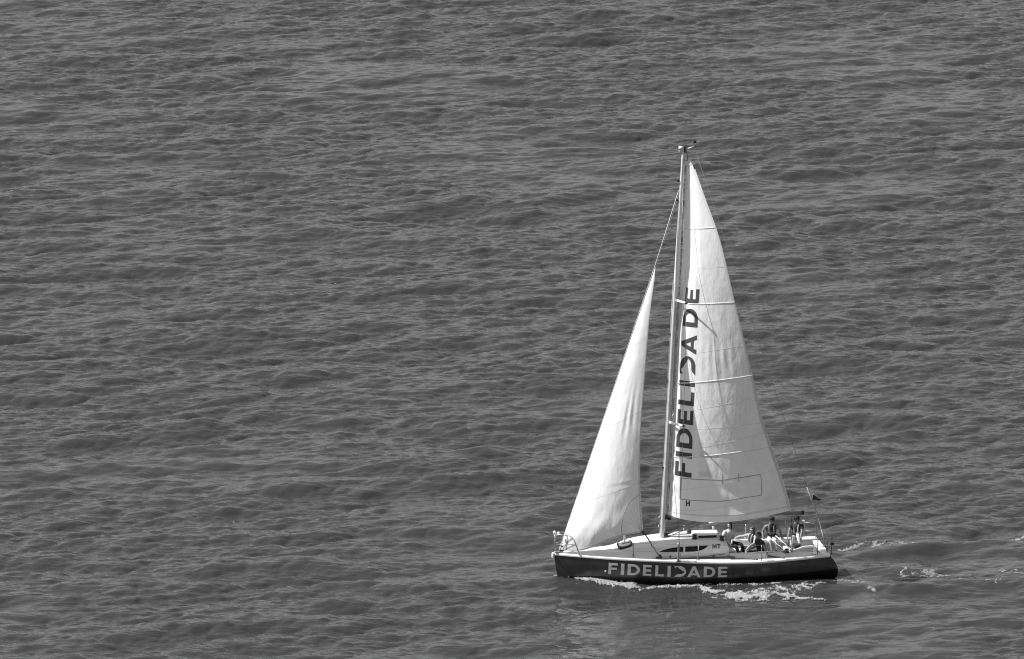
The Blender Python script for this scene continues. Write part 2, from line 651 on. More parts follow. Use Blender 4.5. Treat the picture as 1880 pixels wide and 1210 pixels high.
cb = Mesh()
rows = []
NXT = 70
for i in range(NXT + 1):
    X = TX[0] + (TX[-1] - TX[0]) * i / NXT
    b, zt, zb_, cr = float(f_tw(X)), float(f_tz(X)), deck_z(X) + .005, float(f_cr(X))
    half = [(b, zb_), (b - .02, zb_ + .4 * (zt - zb_)), (b - .045, zb_ + .88 * (zt - zb_)), (b - .055, zt - .012), (b - .075, zt)]
    half += [((b - .075) * k, zt + cr * (1 - k * k)) for k in (.85, .6, .3)]
    sec = [(X, -y, z) for y, z in half] + [(X, 0, zt + cr)] + [(X, y, z) for y, z in half[::-1]]
    rows.append(sec)
cb.grid([r for r in rows])
cb.add(rows[-1], [tuple(range(len(rows[-1])))])
cb.add(rows[0], [tuple(range(len(rows[0])))[::-1]])
cabin = cb.build('cabin', M['trunk'], boat)


def cab_top(X, y=0.0):
    b = float(f_tw(X)) - .075
    return float(f_tz(X)) + float(f_cr(X)) * (1 - min(1, abs(y) / b) ** 2)


# cabin windows: curved smoked panes, a pair on each side
def pane(side, top, bot):
    n = 14
    w = Mesh()
    rows = []
    for i in range(n + 1):
        x = top[0][0] + (top[-1][0] - top[0][0]) * i / n
        zt = float(np.interp(x, [a for a, _ in top], [b for _, b in top]))
        zb_ = float(np.interp(x, [a for a, _ in bot], [b for _, b in bot]))
        rows.append([trunk_side(x, zb_ + (zt - zb_) * k / 3, side, .010) for k in range(4)])
    w.grid(rows if side < 0 else [r[::-1] for r in rows])
    back = [[(p[0], p[1] - side * .02, p[2]) for p in r] for r in rows]
    w.grid([r[::-1] for r in back])
    for k in range(n):
        for e in (0, 3):
            a, b_ = rows[k][e], rows[k + 1][e]
            c, d = back[k + 1][e], back[k][e]
            w.add([a, b_, c, d], [(0, 1, 2, 3)])
    for e in (0, n):
        w.add(rows[e] + back[e][::-1], [tuple(range(8))])
    return w.build('window', M['glass'], cabin)


for side in (-1, 1):
    pane(side, [(-1.32, 1.235), (-1.15, 1.305), (-.93, 1.36), (-.7, 1.39), (-.46, 1.405)], [(-1.32, 1.228), (-.46, 1.225)])
    pane(side, [(-.385, 1.408), (.0, 1.42), (.45, 1.43)], [(-.385, 1.222), (-.1, 1.226), (.12, 1.25), (.28, 1.30), (.38, 1.36), (.45, 1.425)])


# ------------------------------------------------------------------ lettering
def letter_shape(ch):
    """quads and polygons of a bold geometric letter, height 1"""
    P = []

    def rect(a, b, c, d):
        P.append([(a, b), (c, b), (c, d), (a, d)])
    s = .22
    w = .7
    if ch == 'I':
        rect(0, 0, s, 1)
        w = s
    elif ch in 'EFL':
        rect(0, 0, s, 1)
        w = {'E': .68, 'F': .68, 'L': .64}[ch]
        if ch in 'EF':
            rect(s, .8, w, 1)
            rect(s, .4, w - .04, .6)
        if ch in 'EL':
            rect(s, 0, w, .2)
    elif ch == 'D':
        rect(0, 0, s, 1)
        n, x1 = 16, .36
        w = .86
        o = [(s, 1)] + [(x1 + (w - x1) * math.cos(a), .5 + .5 * math.sin(a)) for a in [math.pi / 2 - math.pi * i / n for i in range(n + 1)]] + [(s, 0)]
        q_ = [(s, .8)] + [(x1 + (w - x1 - .215) * math.cos(a), .5 + .3 * math.sin(a)) for a in [math.pi / 2 - math.pi * i / n for i in range(n + 1)]] + [(s, .2)]
        for i in range(len(o) - 1):
            P.append([q_[i], q_[i + 1], o[i + 1], o[i]])
    elif ch == 'A':
        w = 1.02
        a = lambda y: .235 + (.51 - .235) * y / .70
        P.append([(0, 0), (.235, 0), (.51, .70), (.40, 1)])
        P.append([(w, 0), (.62, 1), (.51, .70), (w - .235, 0)])
        P.append([(.40, 1), (.51, .70), (.62, 1)])
        P.append([(a(.18), .18), (w - a(.18), .18), (w - a(.36), .36), (a(.36), .36)])
    elif ch == 'S':      # the open letter with the pointed beak
        w = .96
        pts = [(1048, 92), (1150, 92), (1190, 112), (1215, 145), (1222, 175), (1208, 210), (1178, 235), (1140, 246),
               (1048, 248), (1072, 225), (1090, 210), (1150, 205), (1180, 192), (1200, 172), (1178, 162), (1155, 150),
               (1132, 133), (1110, 123), (1090, 102), (1072, 110), (1054, 128)]
        P.append([((x - 1048) / 174 * .96, 1 - (y - 92) / 156) for x, y in pts])
    elif ch == 'M':
        w = 1.2
        rect(0, 0, .27, 1)
        rect(.93, 0, 1.2, 1)
        P.append([(.27, 1), (.27, .58), (.6, .08), (.6, .50)])
        P.append([(.93, 1), (.6, .50), (.6, .08), (.93, .58)])
    elif ch == 'T':
        w = .8
        rect(.26, 0, .54, .76)
        rect(0, .76, .8, 1)
    elif ch == 'H':
        w = .8
        rect(0, 0, .26, 1)
        rect(.54, 0, .8, 1)
        rect(.26, .38, .54, .62)
    bm = bmesh.new()
    for poly in P:
        v3 = [Vector((x, y, 0)) for x, y in poly]
        if len(poly) > 4:
            for tri in tessellate_polygon([v3]):
                bm.faces.new([bm.verts.new(v3[i]) for i in tri])
        else:
            bm.faces.new([bm.verts.new(p) for p in v3])
    bmesh.ops.remove_doubles(bm, verts=bm.verts[:], dist=1e-4)
    for _ in range(4):
        e = [e for e in bm.edges if e.calc_length() > .16]
        if not e:
            break
        bmesh.ops.subdivide_edges(bm, edges=e, cuts=1, use_grid_fill=True)
    bmesh.ops.triangulate(bm, faces=bm.faces[:])
    bmesh.ops.recalc_face_normals(bm, faces=bm.faces[:])
    bm.verts.index_update()
    V = [(v.co.x / w, v.co.y) for v in bm.verts]
    Fs = [[v.index for v in f.verts] for f in bm.faces]
    bm.free()
    return V, Fs, w


def put_letter(ch, fmap, m, parent, name='letter'):
    V, Fs, w = letter_shape(ch)
    me_ = Mesh()
    me_.add([fmap(x, y) for x, y in V], Fs, 0, True)
    return me_.build(name, m, parent)


WORD = "FIDELISADE"
hull_px = [(1120, 1136), (1142, 1148), (1154, 1176), (1181.5, 1197), (1203.5, 1219), (1225.6, 1231.5), (1238, 1259.5), (1261.7, 1286), (1291.7, 1313), (1318, 1335)]
for side in (-1, 1):
    for ch, (u0, u1) in zip(WORD, hull_px):
        xa_, xb2 = [-3.13 + (u - 1120) / 215 * 4.17 for u in (u0, u1)]

        def fm(x, y, xa_=xa_, xb2=xb2, side=side):
            if side > 0:
                X = -1.05 * 2 - (xa_ + (xb2 - xa_) * (x))      # same word on the other side, read from there
                X = -(xa_ + (xb2 - xa_) * x) - 2.09
            else:
                X = xa_ + (xb2 - xa_) * x
            t_ = (X + 3.13) / 4.17
            z = (.42 - .04 * t_) * (1 - y) + (.86 - .085 * t_) * y
            p = (X - XB) / (XS - XB)
            return (X, side * (float(hull_y(p, z)) + .006), z)
        put_letter(ch, fm, M['hullprint'], hull)
ex = Mesh()
_p = (-3.22 - XB) / (XS - XB)
ex.lathe((-3.22, -float(hull_y(_p, .52)) + .004, .52), [(.02, 0), (.035, .008), (.03, .02), (.015, .022)], 12, axis=(0, -1, -.1))
ex.build('through_hull_outlet', M['white'], hull)
for ch, x0_, w_ in (('M', .60, .155), ('T', .775, .12)):
    put_letter(ch, lambda x, y: trunk_side(x0_ + w_ * x, 1.305 + .165 * y + .02 * (x0_ - .6), -1, .006), M['print'], cabin)

# ------------------------------------------------------------------ mast, boom, spreaders
MA, MT_ = Vector((-1.06, 0, 1.46)), Vector((-.41, 0, 15.72))


def mast_pt(z, dx=0.0, y=0.0):
    t = (z - MA.z) / (MT_.z - MA.z)
    return Vector((MA.x + (MT_.x - MA.x) * t + dx, y, z))


mm = Mesh()
n = 40
pts = [MA.lerp(MT_, i / n) for i in range(n + 1)]
rad = [0.090 if i / n < .62 else .090 - .045 * ((i / n - .62) / .38) for i in range(n + 1)]
mm.tube(pts, rad, 20, flat=.92)
mm.lathe(MA - Vector((0, 0, .05)), [(.15, 0), (.15, .05), (.12, .07), (.11, .12)], 16)
mast = mm.build('mast', M['alu'], boat)
g = Mesh()
g.tube([mast_pt(2.0, .105), mast_pt(9.8, .105), mast_pt(15.4, .06)], [.018, .018, .014], 6)
g.build('luff_track', M['groove'], mast)
hl = Mesh()
hl.tube([mast_pt(1.75, -.125, -.03), mast_pt(6, -.13, -.03), mast_pt(10.9, -.10, -.02)], .012, 6)
hl.build('halyard', M['wire'], mast)
for z_, r_ in ((1.95, .05), (2.28, .06), (4.1, .04), (7.3, .03), (9.0, .03), (13.9, .04), (14.6, .035)):
    b_ = Mesh()
    b_.box(mast_pt(z_, -.12), (.07, .05, .08), bevel=.012)
    b_.build('mast_fitting', M['alu'] if z_ < 3 else M['black'], mast)
SPR = [(5.78, .98, .36), (10.25, .84, .24)]
spr_tip = []
for z_, y_, sw in SPR:
    for side in (-1, 1):
        s_ = Mesh()
        a, b2 = mast_pt(z_, .02, side * .05), mast_pt(z_ + .06, sw + .02, side * y_)
        s_.tube([a, a.lerp(b2, .5), b2], [.052, .045, .032], 10, flat=.55)
        o = s_.build('spreader', M['white'], mast)
        e = Mesh()
        e.box(b2, (.09, .05, .07), bevel=.015)
        e.build('spreader_tip', M['black'], o)
        spr_tip.append(b2)
mh = Mesh()
top = MT_
mh.tube([top + Vector((-.16, 0, .08)), top + Vector((.02, 0, .06))], [.075, .05], 8)
mh.box(top + Vector((-.08, 0, .0)), (.16, .07, .16), bevel=.02)
mh.tube([top + Vector((.16, 0, .04)), top + Vector((.41, 0, .12))], [.03, .03], 8)
mh.build('masthead', M['alu'], mast)
mh = Mesh()
mh.box(top + Vector((.05, 0, .02)), (.08, .07, .24), bevel=.02)
mh.tube([top + Vector((.12, 0, .0)), top + Vector((.16, 0, -.3)), top + Vector((.14, 0, -.42))], .012, 6)
mh.build('masthead_sheaves', M['black'], mast)
wv = Mesh()
wv.tube([top + Vector((.08, 0, .1)), top + Vector((.18, 0, .28))], .006, 5)
wv.tube([top + Vector((.14, 0, .28)), top + Vector((.44, 0, .27))], .010, 5)
wv.add([top + Vector((.36, 0, .22)), top + Vector((.48, .03, .24)), top + Vector((.47, .03, .33)), top + Vector((.38, 0, .31))], [(0, 1, 2, 3)])
wv.build('wind_vane', M['black'], mast)

GN = mast_pt(2.28, .1)
BE = Vector((3.87, -.98, 2.50))
bm_ = Mesh()
dv = (BE - GN).normalized()
bm_.tube([GN + dv * .05, GN.lerp(BE, .5), BE - dv * .02], .07, 14, flat=.7)
boom = bm_.build('boom', M['boom'], boat)
e = Mesh()
e.box(BE + Vector((.03, 0, .02)), (.09, .12, .15), bevel=.02)
e.build('boom_end', M['black'], boom)
e = Mesh()
e.box(GN + Vector((-.02, 0, .0)), (.16, .12, .16), bevel=.02)
e.box(GN + Vector((.12, -.03, -.06)), (.12, .10, .12), bevel=.02)
e.build('gooseneck', M['black'], boom)
v_ = Mesh()
va, vb = mast_pt(1.62, .12), GN.lerp(BE, .30) + Vector((0, 0, -.07))
v_.tube([va, va.lerp(vb, .5), vb], [.035, .035, .045], 8)
v_.tube([va + Vector((.2, -.03, -.02)), vb + Vector((.1, -.03, -.12))], .014, 6)
v_.box(vb, (.22, .07, .08), bevel=.015)
v_.build('boom_vang', M['wire'], boom)

# ------------------------------------------------------------------ sails
L_T, L_H = Vector((-.82, 0, 2.36)), Vector((-.275, 0, 15.29))
le_v = [937, 890, 830, 780, 695, 560, 423, 355, 292]
le_p = [(3.48, -.95, 2.61), (3.20, -1.05, 3.58), (2.77, -1.15, 4.83), (2.41, -1.22, 5.85), (1.98, -1.28, 7.58),
        (1.31, -1.2, 10.27), (.65, -.9, 12.95), (.21, -.52, 14.23), (-.16, -.06, 15.40)]
le_t = [(937 - v) / 645 for v in le_v]
f_le = [herm(le_t, [p[i] for p in le_p]) for i in range(3)]
f_cam = herm([0, .05, .2, .5, .8, 1], [.115, .12, .12, .10, .07, .03])


def main_raw(s, t):
    lu = L_T.lerp(L_H, t)
    le = Vector([float(f(t)) for f in f_le])
    ch = le - lu
    c = ch.length
    nrm = Vector((ch.y, -ch.x, 0)).normalized()       # leeward, towards the camera side
    if nrm.y > 0:
        nrm = -nrm
    prof = (s ** .85) * (1 - s) ** 1.05 / .258 * 0.55 * 2 * .5 * 1.85
    d = float(f_cam(t)) * c * prof
    # creases: fan from the clew, hard folds down the upper luff, waves near the leech patch
    w = .022 * math.sin(30 * (s - .3) + 9 * t + 1.5 * math.sin(20 * t)) * math.exp(-((s - .34) / .14) ** 2) * math.exp(-((t - .78) / .14) ** 2)
    r_ = math.hypot((1 - s) * 4.4, t * 13)
    an = math.atan2(t * 13, (1 - s) * 4.4 + 1e-4)
    w += .018 * math.sin(an * 26) * math.exp(-((r_ - 1.6) / 1.3) ** 2) * (0 if r_ < .05 else 1)
    w += .013 * math.sin(s * 95 + 30 * t) * math.sin(s * 30 - 160 * t) * math.exp(-((s - .84) / .09) ** 2) * math.exp(-((t - .29) / .035) ** 2)
    w += .012 * math.sin(t * 160 + 14 * s) * math.exp(-(s / .09) ** 2) * math.exp(-((t - .12) / .14) ** 2)
    w += .010 * math.sin(s * 60 - 20 * t) * math.exp(-((s - .62) / .2) ** 2) * math.exp(-((t - .44) / .05) ** 2)
    sc = float(np.interp(t, [.5, .62, .8, .95], [.05, .09, .20, .30]))
    d -= .105 * c * float(smooth(.50, .72, t)) * (math.exp(-((s - sc) / (.05 + .75 * sc)) ** 2) - math.exp(-(s / .03) ** 2) * math.exp(-(sc / (.05 + .75 * sc)) ** 2)) * min(1, s / .04)
    droop = -.20 * math.sin(math.pi * s ** .8) * max(0, 1 - t / .05) ** 2
    bel = .10 * math.sin(math.pi * s) * max(0, 1 - t / .08) ** 2
    return lu + ch * s + nrm * (d + w + bel) + Vector((0, 0, droop))


def surf_off(fn, s, t, off):
    p = fn(s, t)
    if not off:
        return p
    e = 2e-3
    s0, s1 = max(s - e, 0), min(s + e, 1)
    t0, t1 = max(t - e, 0), min(t + e, 1)
    nn = (fn(s1, t) - fn(s0, t)).cross(fn(s, t1) - fn(s, t0)).normalized()
    if nn.y > 0:
        nn = -nn
    return p + nn * off


mp_ = lambda s, t, o=0.0: surf_off(main_raw, s, t, o)
sm1 = Mesh()
sm1.grid([[main_raw(i / 70, j / 190) for i in range(71)] for j in range(191)])
mainsail = sm1.build('mainsail', M['sail'], boat)


def main_st(u, v):
    t = (945 - v) / 648
    lu = 1228 + 34 * (945 - v) / 648
    le = float(np.interp(-v, [-a for a in le_v], [1453, 1440, 1420, 1403, 1383, 1350, 1315, 1290, 1268]))
    return min(max((u - lu) / (le - lu), 0), 1), min(max(t, 0), 1)


def ribbon(fn, path, width, off, name, m, parent, n=40, thick=0.0):
    """a strip of cloth lying on a sail along a path in (s, t)"""
    P = []
    for i in range(n + 1):
        f = i / n * (len(path) - 1)
        k = min(int(f), len(path) - 2)
        a, b = path[k], path[k + 1]
        P.append((a[0] + (b[0] - a[0]) * (f - k), a[1] + (b[1] - a[1]) * (f - k)))
    C_ = [surf_off(fn, s, t, off) for s, t in P]
    rows = []
    for i, c in enumerate(C_):
        d = (C_[min(i + 1, n)] - C_[max(i - 1, 0)]).normalized()
        p0 = fn(*P[i])
        nn = (c - p0).normalized()
        sd = d.cross(nn).normalized() * width * .5
        rows.append([c - sd - nn * (off * .6), c - sd * .8 + nn * thick, c + sd * .8 + nn * thick, c + sd - nn * (off * .6)])
    r_ = Mesh()
    r_.grid(rows)
    return r_.build(name, m, parent)


for a, b in (((1250, 420), (1315, 423)), ((1250, 556), (1350, 561)), ((1244, 702), (1383, 696)), ((1238, 838), (1419, 827))):
    ribbon(main_raw, [main_st(*a), main_st(*b)], .042, .005, 'batten', M['batten'], mainsail, thick=.007)
for a, b in (((1255, 345), (1288, 360)), ((1250, 490), (1332, 496)),
             ((1241, 650), (1370, 640)), ((1236, 756), (1392, 735)), ((1234, 786), (1402, 783)), ((1233, 828), (1410, 800)), ((1230, 900), (1440, 868)), ((1231, 935), (1445, 915))):
    ribbon(main_raw, [main_st(*a), main_st(*b)], .016, .003, 'seam', M['seam'], mainsail)
ribbon(main_raw, [(.985, .004), (.985, .97)], .10, .003, 'leech_tape', M['seam'], mainsail, n=90)
ribbon(main_raw, [(.02, .012), (.5, .012), (.98, .012)], .06, .003, 'foot_tape', M['patch'], mainsail, n=50)
ribbon(main_raw, [(.012, .01), (.03, .97)], .07, .003, 'luff_tape', M['patch'], mainsail, n=90)
rp = [(1251, 875), (1325, 879), (1400, 874)]
ribbon(main_raw, [main_st(*p) for p in rp], .028, .004, 'reef_patch_edge', M['greyprint'], mainsail, n=30)
ribbon(main_raw, [main_st(*p) for p in ((1250, 914), (1325, 917), (1401, 911))], .026, .004, 'reef_patch_edge', M['thinprint'], mainsail, n=30)
ribbon(main_raw, [main_st(*p) for p in ((1252, 876), (1250, 913))], .06, .004, 'reef_patch_edge', M['thinprint'], mainsail, n=10)
ribbon(main_raw, [main_st(*p) for p in ((1400, 875), (1401, 911))], .022, .004, 'reef_patch_edge', M['greyprint'], mainsail, n=10)
for k in (1330, 1360):
    ribbon(main_raw, [main_st(k, 868), main_st(k, 884)], .012, .006, 'reef_line', M['darkrope'], mainsail, n=5)
hb = Mesh()
hb.add([mp_(.0, .985, .008), mp_(.9, .985, .008), mp_(.9, .999, .008), mp_(.0, .999, .008)], [(0, 1, 2, 3)])
hb.build('headboard', M['alu'], mainsail)

main_v = [(872.5, 846), (838, 828), (820, 784), (776.5, 751), (742, 717), (707, 697.5), (686, 652), (648, 613), (599, 566), (557, 530)]
for ch, (v0, v1) in zip(WORD, main_v):
    def fm(x, y, v0=v0, v1=v1):
        v = v0 + (v1 - v0) * x
        f = (860 - v) / 320
        ut, ub = 1241 + 17.5 * f, 1273 + 16 * f
        u = ub + (ut - ub) * y
        s, t = main_st(u, v + (1 - y) * 3.5 - 2)
        return mp_(s, t, .007)
    put_letter(ch, fm, M['print'], mainsail)

    def fm2(x, y, v0=v0, v1=v1):
        v = v0 + (v1 - v0) * x
        f = (860 - v) / 320
        ut, ub = 1323 + 10 * f, 1287 + 10 * f
        u = ub + (ut - ub) * y
        s, t = main_st(u, v + y * 3.5 - 2)
        return mp_(s, t, -.007)
    put_letter(ch, fm2, M['thinprint'], mainsail)
put_letter('H', lambda x, y: mp_(*main_st(1261 + 8 * x, 925 - 9 * y), .007), M['print'], mainsail, 'sail_emblem')

# jib
J_T, J_H = Vector((-4.80, 0, 1.21)), Vector((-1.39, 0, 11.48))
jl_v = [977, 940, 880, 800, 680, 580, 490]
jl_p = [(-1.92, -1.05, 2.0), (-1.98, -1.0, 2.74), (-2.03, -.9, 3.92), (-2.0, -.75, 5.48), (-1.81, -.46, 7.81), (-1.63, -.22, 9.74), (-1.385, -.02, 11.49)]
jl_t = [(977 - v) / 487 for v in jl_v]
f_jl = [herm(jl_t, [p[i] for p in jl_p]) for i in range(3)]
f_jc = herm([0, .04, .12, .4, .8, 1], [.08, .125, .145, .12, .085, .03])


def jib_raw(s, t):
    lu = J_T.lerp(J_H, t)
    le = Vector([float(f(t)) for f in f_jl])
    ch = le - lu
    c = ch.length
    nrm = Vector((ch.y, -ch.x, 0)).normalized()
    if nrm.y > 0:
        nrm = -nrm
    prof = (s ** .9) * (1 - s) / .25
    d = float(f_jc(t)) * c * prof * .95
    w = .006 * math.sin(t * 150 + 10 * s) * math.exp(-(s / .25) ** 2) * math.exp(-((t - .12) / .16) ** 2)
    w += .013 * math.sin(s * 40 + 8 * t) * math.exp(-((s - .72) / .16) ** 2) * math.exp(-((t - .45) / .08) ** 2)
    w += .006 * math.sin(s * 24 - t * 60) * math.exp(-((t - .06) / .07) ** 2)
    w += .009 * math.sin(t * 230 + 5 * s) * math.exp(-((s - .75) / .2) ** 2) * math.exp(-((t - .20) / .012) ** 2)
    droop = (-.17 * math.sin(math.pi * s / .56) if s < .56 else .06 * math.sin(math.pi * (s - .56) / .44)) * max(0, 1 - t / .07) ** 2 if 0 < s < 1 else 0
    return lu + ch * s + nrm * (d + w) + Vector((0, 0, droop))


sj = Mesh()
sj.grid([[jib_raw(i / 50, j / 150) for i in range(51)] for j in range(151)])
jib = sj.build('jib', M['sail'], boat)
for a, b in (((0, .16), (1, .19)), ((0, .42), (1, .46)), ((0, .70), (1, .74))):
    ribbon(jib_raw, [a, b], .014, .003, 'seam', M['seam'], jib)
ribbon(jib_raw, [(.985, .004), (.985, .97)], .06, .003, 'leech_tape', M['seam'], jib, n=80)
ribbon(jib_raw, [(.02, .004), (.5, .004), (.985, .004)], .05, .003, 'foot_tape', M['patch'], jib, n=50)
arc = [(.99 - .22 * math.cos(a) ** .8, .15 * math.sin(a)) for a in [math.pi / 2 * i / 10 for i in range(11)]]
arc = [(.76, .004), (.755, .03), (.765, .06), (.79, .09), (.83, .115), (.88, .13), (.985, .142)]
ribbon(jib_raw, arc, .018, .004, 'clew_patch_edge', M['thinprint'], jib, n=40)
for k in range(5):
    ribbon(jib_raw, [(.97, .01), (.80 + .035 * k, .06 + .018 * k)], .014, .004, 'clew_patch_edge', M['seam'], jib, n=20)
ribbon(jib_raw, [(.02, .052), (.05, .048), (.075, .035), (.085, .004)], .07, .004, 'tack_patch_edge', M['thinprint'], jib, n=30)
for k in range(9):
    t = .12 + k * .095
    h_ = Mesh()
    h_.box(jib_raw(.008, t) + Vector((-.01, 0, 0)), (.05, .03, .04), bevel=.01)
    h_.build('hank', M['alu'], jib)
ck = Mesh()
ck.tube([jib_raw(1, .0) + Vector((-.06, 0, .05)), jib_raw(1, 0) + Vector((.06, 0, -.10))], [.05, .035], 8)
ck.build('clew_ring', M['black'], jib)

# ------------------------------------------------------------------ standing and running rigging
def line(name, pts, r, m, parent=None, label=None, n=6):
    t_ = Mesh()
    t_.tube(pts, r, n)
    return t_.build(name, m, parent or boat, label)


FH = mast_pt(14.25, -.09)
line('forestay', [J_T + Vector((-.03, 0, -.08)), J_H + Vector((-.012, 0, .03)), FH], .010, M['rope'])
line('jib_halyard', [J_H + Vector((.01, 0, 0)), mast_pt(14.0, -.1)], .008, M['rope'])
dr = Mesh()
dr.lathe((-4.74, 0, 1.13), [(.05, 0), (.10, .02), (.10, .05), (.06, .07), (.06, .17), (.10, .19), (.10, .22), (.04, .24)], 14, axis=(.3, 0, .95))
dr.build('furler_drum', M['black'], boat)
BS = Vector((4.66, 0, 2.05))
line('backstay', [MT_ + Vector((.40, 0, .08)), (4.24, 0, 3.17)], .005, M['wire'])
line('backstay_tensioner', [(4.22, 0, 3.22), BS], [.021, .023], M['steel'], n=10)
for y_ in (-.98, .98):
    line('backstay_leg', [BS, (4.80, y_, 1.0)], .013, M['wire'])
for i, side in enumerate((-1, 1)):
    cp = Vector((-.71, side * 1.47, .985))
    lo, hi = spr_tip[0 if side < 0 else 1], spr_tip[2 if side < 0 else 3]
    line('shroud', [cp, lo, hi, mast_pt(14.6, 0, side * .05)], .007, M['wire'])
    line('lower_shroud', [cp + Vector((.1, -side * .06, 0)), mast_pt(5.7, .02, side * .06)], .006, M['darkwire'])
    line('diagonal_shroud', [lo, mast_pt(10.15, .0, side * .05)], .005, M['darkwire'])
    tb = Mesh()
    tb.tube([cp + Vector((0, 0, .02)), cp + Vector((.0, -side * .01, .1)), cp + Vector((.005, -side * .02, .58)), cp + Vector((.01, -side * .02, .68))], [.05, .036, .036, .05], 10)
    tb.box(cp + Vector((0, 0, .0)), (.16, .08, .05), bevel=.01)
    tb.build('shroud_turnbuckle', M['wire'], boat)
CL = jib_raw(1, 0)
sh = Mesh()
car = Vector((-1.33, -1.14, 1.09))
sh.tube([CL, car], .014, 6)
sh.tube([car, (.2, -1.14, 1.04), (1.3, -1.06, 1.13)], .010, 6)
sh.build('jib_sheet', M['darkrope'], boat)
sh = Mesh()
sh.tube([CL + Vector((0, .02, 0)), (-1.62, -.75, 1.6), (-1.5, -.9, 1.18)], [.03, .012, .02], 6)
sh.build('jib_sheet', M['darkrope'], boat)
tk = Mesh()
tk.box((-.1, -1.16, deck_z(0) + .055), (3.0, .05, .04), bevel=.008)
tk.build('genoa_track', M['black'], boat)
tk = Mesh()
tk.box((-1.36, -1.16, deck_z(0) + .11), (.24, .08, .08), bevel=.02)
tk.lathe((-1.33, -1.19, 1.13), [(.06, 0), (.06, .05)], 12, axis=(0, 1, 0))
tk.build('track_car', M['black'], boat)
for x in (-.95, .62):
    b_ = Mesh()
    b_.lathe((x, -1.16, deck_z(x) + .075), [(.035, 0), (.035, .06), (.02, .075)], 10)
    b_.build('track_stop', M['black'], boat)
ms = Mesh()
ms.tube([BE + Vector((-.35, .05, -.08)), (3.56, .1, .9)], .011, 6)
ms.tube([BE + Vector((-.25, .05, -.08)), (3.64, .02, .9)], .011, 6)
ms.build('mainsheet', M['darkrope'], boat)
ms = Mesh()
ms.tube([(3.18, .45, 1.34), (3.62, -.55, 1.02)], .016, 6)
ms.tube([(2.92, .45, 1.30), (3.38, -.45, 1.0)], .012, 6)
ms.build('mainsheet_tail', M['rope'], boat)

# ------------------------------------------------------------------ deck gear
pu = Mesh()
bz = 1.07
for side in (-1, 1):
    pu.tube([(-4.93, side * .05, bz + .02), (-4.95, side * .10, 1.70), (-4.90, side * .13, 1.78), (-4.72, side * .20, 1.79), (-4.42, side * .34, 1.76), (-4.33, side * .38, 1.66), (-4.12, side * .47, bz)], .017, 8)
    pu.tube([(-4.94, side * .08, 1.42), (-4.27, side * .40, 1.46)], .010, 6)
pu.tube([(-4.94, -.09, 1.68), (-4.99, 0, 1.76), (-4.94, .09, 1.68)], .017, 8)
pulpit = pu.build('pulpit', M['steel'], boat)
for y_, x_ in ((-.10, -4.84), (.06, -4.96)):
    l_ = Mesh()
    l_.lathe((x_, y_, 1.77), [(.02, 0), (.05, .01), (.055, .07), (.03, .11)], 10)
    l_.build('bow_light', M['white'], pulpit)
br = Mesh()
br.box((-5.02, -.03, 1.0), (.10, .12, .2), bevel=.035)
br.build('bow_roller', M['white'], boat)
br = Mesh()
br.tube([(-4.98, -.05, 1.13), (-4.82, -.09, 1.12), (-4.66, -.14, 1.10)], .028, 8)
br.box((-4.86, -.10, 1.13), (.22, .07, .05), bevel=.015)
br.build('bow_cleat', M['steel'], boat)
line('tack_line', [(-4.80, -.03, 1.12), (-4.70, -.05, 1.45)], .022, M['rope'])

# foredeck hatch with a dark rim and a white prop
hx, hy = -2.46, -.28
hz = cab_top(hx, hy) + .05
rim, lid, slit = Mesh(), Mesh(), Mesh()
tilt = Matrix.Rotation(-.20, 3, 'Y') @ Matrix.Rotation(.22, 3, 'X')


def ell(a, b, z, n=28):
    return [tilt @ Vector((a * math.copysign(abs(math.cos(t)) ** .75, math.cos(t)), b * math.copysign(abs(math.sin(t)) ** .75, math.sin(t)), z)) + Vector((hx, hy, hz)) for t in [2 * math.pi * i / n for i in range(n)]]


def ring(mesh, loops):
    n = len(loops[0])
    vs_ = [p for l in loops for p in l]
    fs = [(i * n + k, i * n + (k + 1) % n, (i + 1) * n + (k + 1) % n, (i + 1) * n + k) for i in range(len(loops) - 1) for k in range(n)]
    mesh.add(vs_, fs, 0, True)


ring(rim, [ell(.27, .27, -.05), ell(.275, .275, .045), ell(.26, .26, .055), ell(.225, .225, .055), ell(.22, .22, .02)])
hatch = rim.build('foredeck_hatch', M['black'], boat)
ring(lid, [ell(.222, .222, .03), ell(.215, .215, .06), ell(.12, .12, .066), ell(.002, .002, .067)])
lid.build('hatch_lid', M['white'], hatch)
slit.box(Vector((hx + .02, hy - .06, hz + .075)), (.26, .02, .012), rot=tilt, bevel=.004)
slit.build('hatch_handle', M['black'], hatch)
line('hatch_prop', [(hx, hy + .05, hz + .05), (hx + .02, hy + .06, hz + .33)], .028, M['white'], n=8)

# coach roof: companionway garage, sliding hatch, rope clutches
gz = cab_top(.5)
gm_ = Mesh()
gm_.box((.52, -.05, gz + .015), (.95, .82, .10), bevel=.03)
garage = gm_.build('companionway_hatch', M['white'], boat)
gm_ = Mesh()
gm_.box((.52, -.467, gz + .025), (.66, .012, .085), bevel=.004)
gm_.build('hatch_slot', M['glass'], garage)
gm_ = Mesh()
gm_.box((.95, -.40, gz + .05), (.22, .14, .20), bevel=.06)
gm_.build('hatch_end', M['trunk'], garage)


def winch(c, r, h, m):
    w_ = Mesh()
    w_.lathe(c, [(r, 0), (r * 1.02, h * .18), (r * .72, h * .32), (r * .68, h * .7), (r * .9, h * .86), (r * .92, h * .95), (r * .4, h)], 16)
    return w_.build('winch', m, boat)


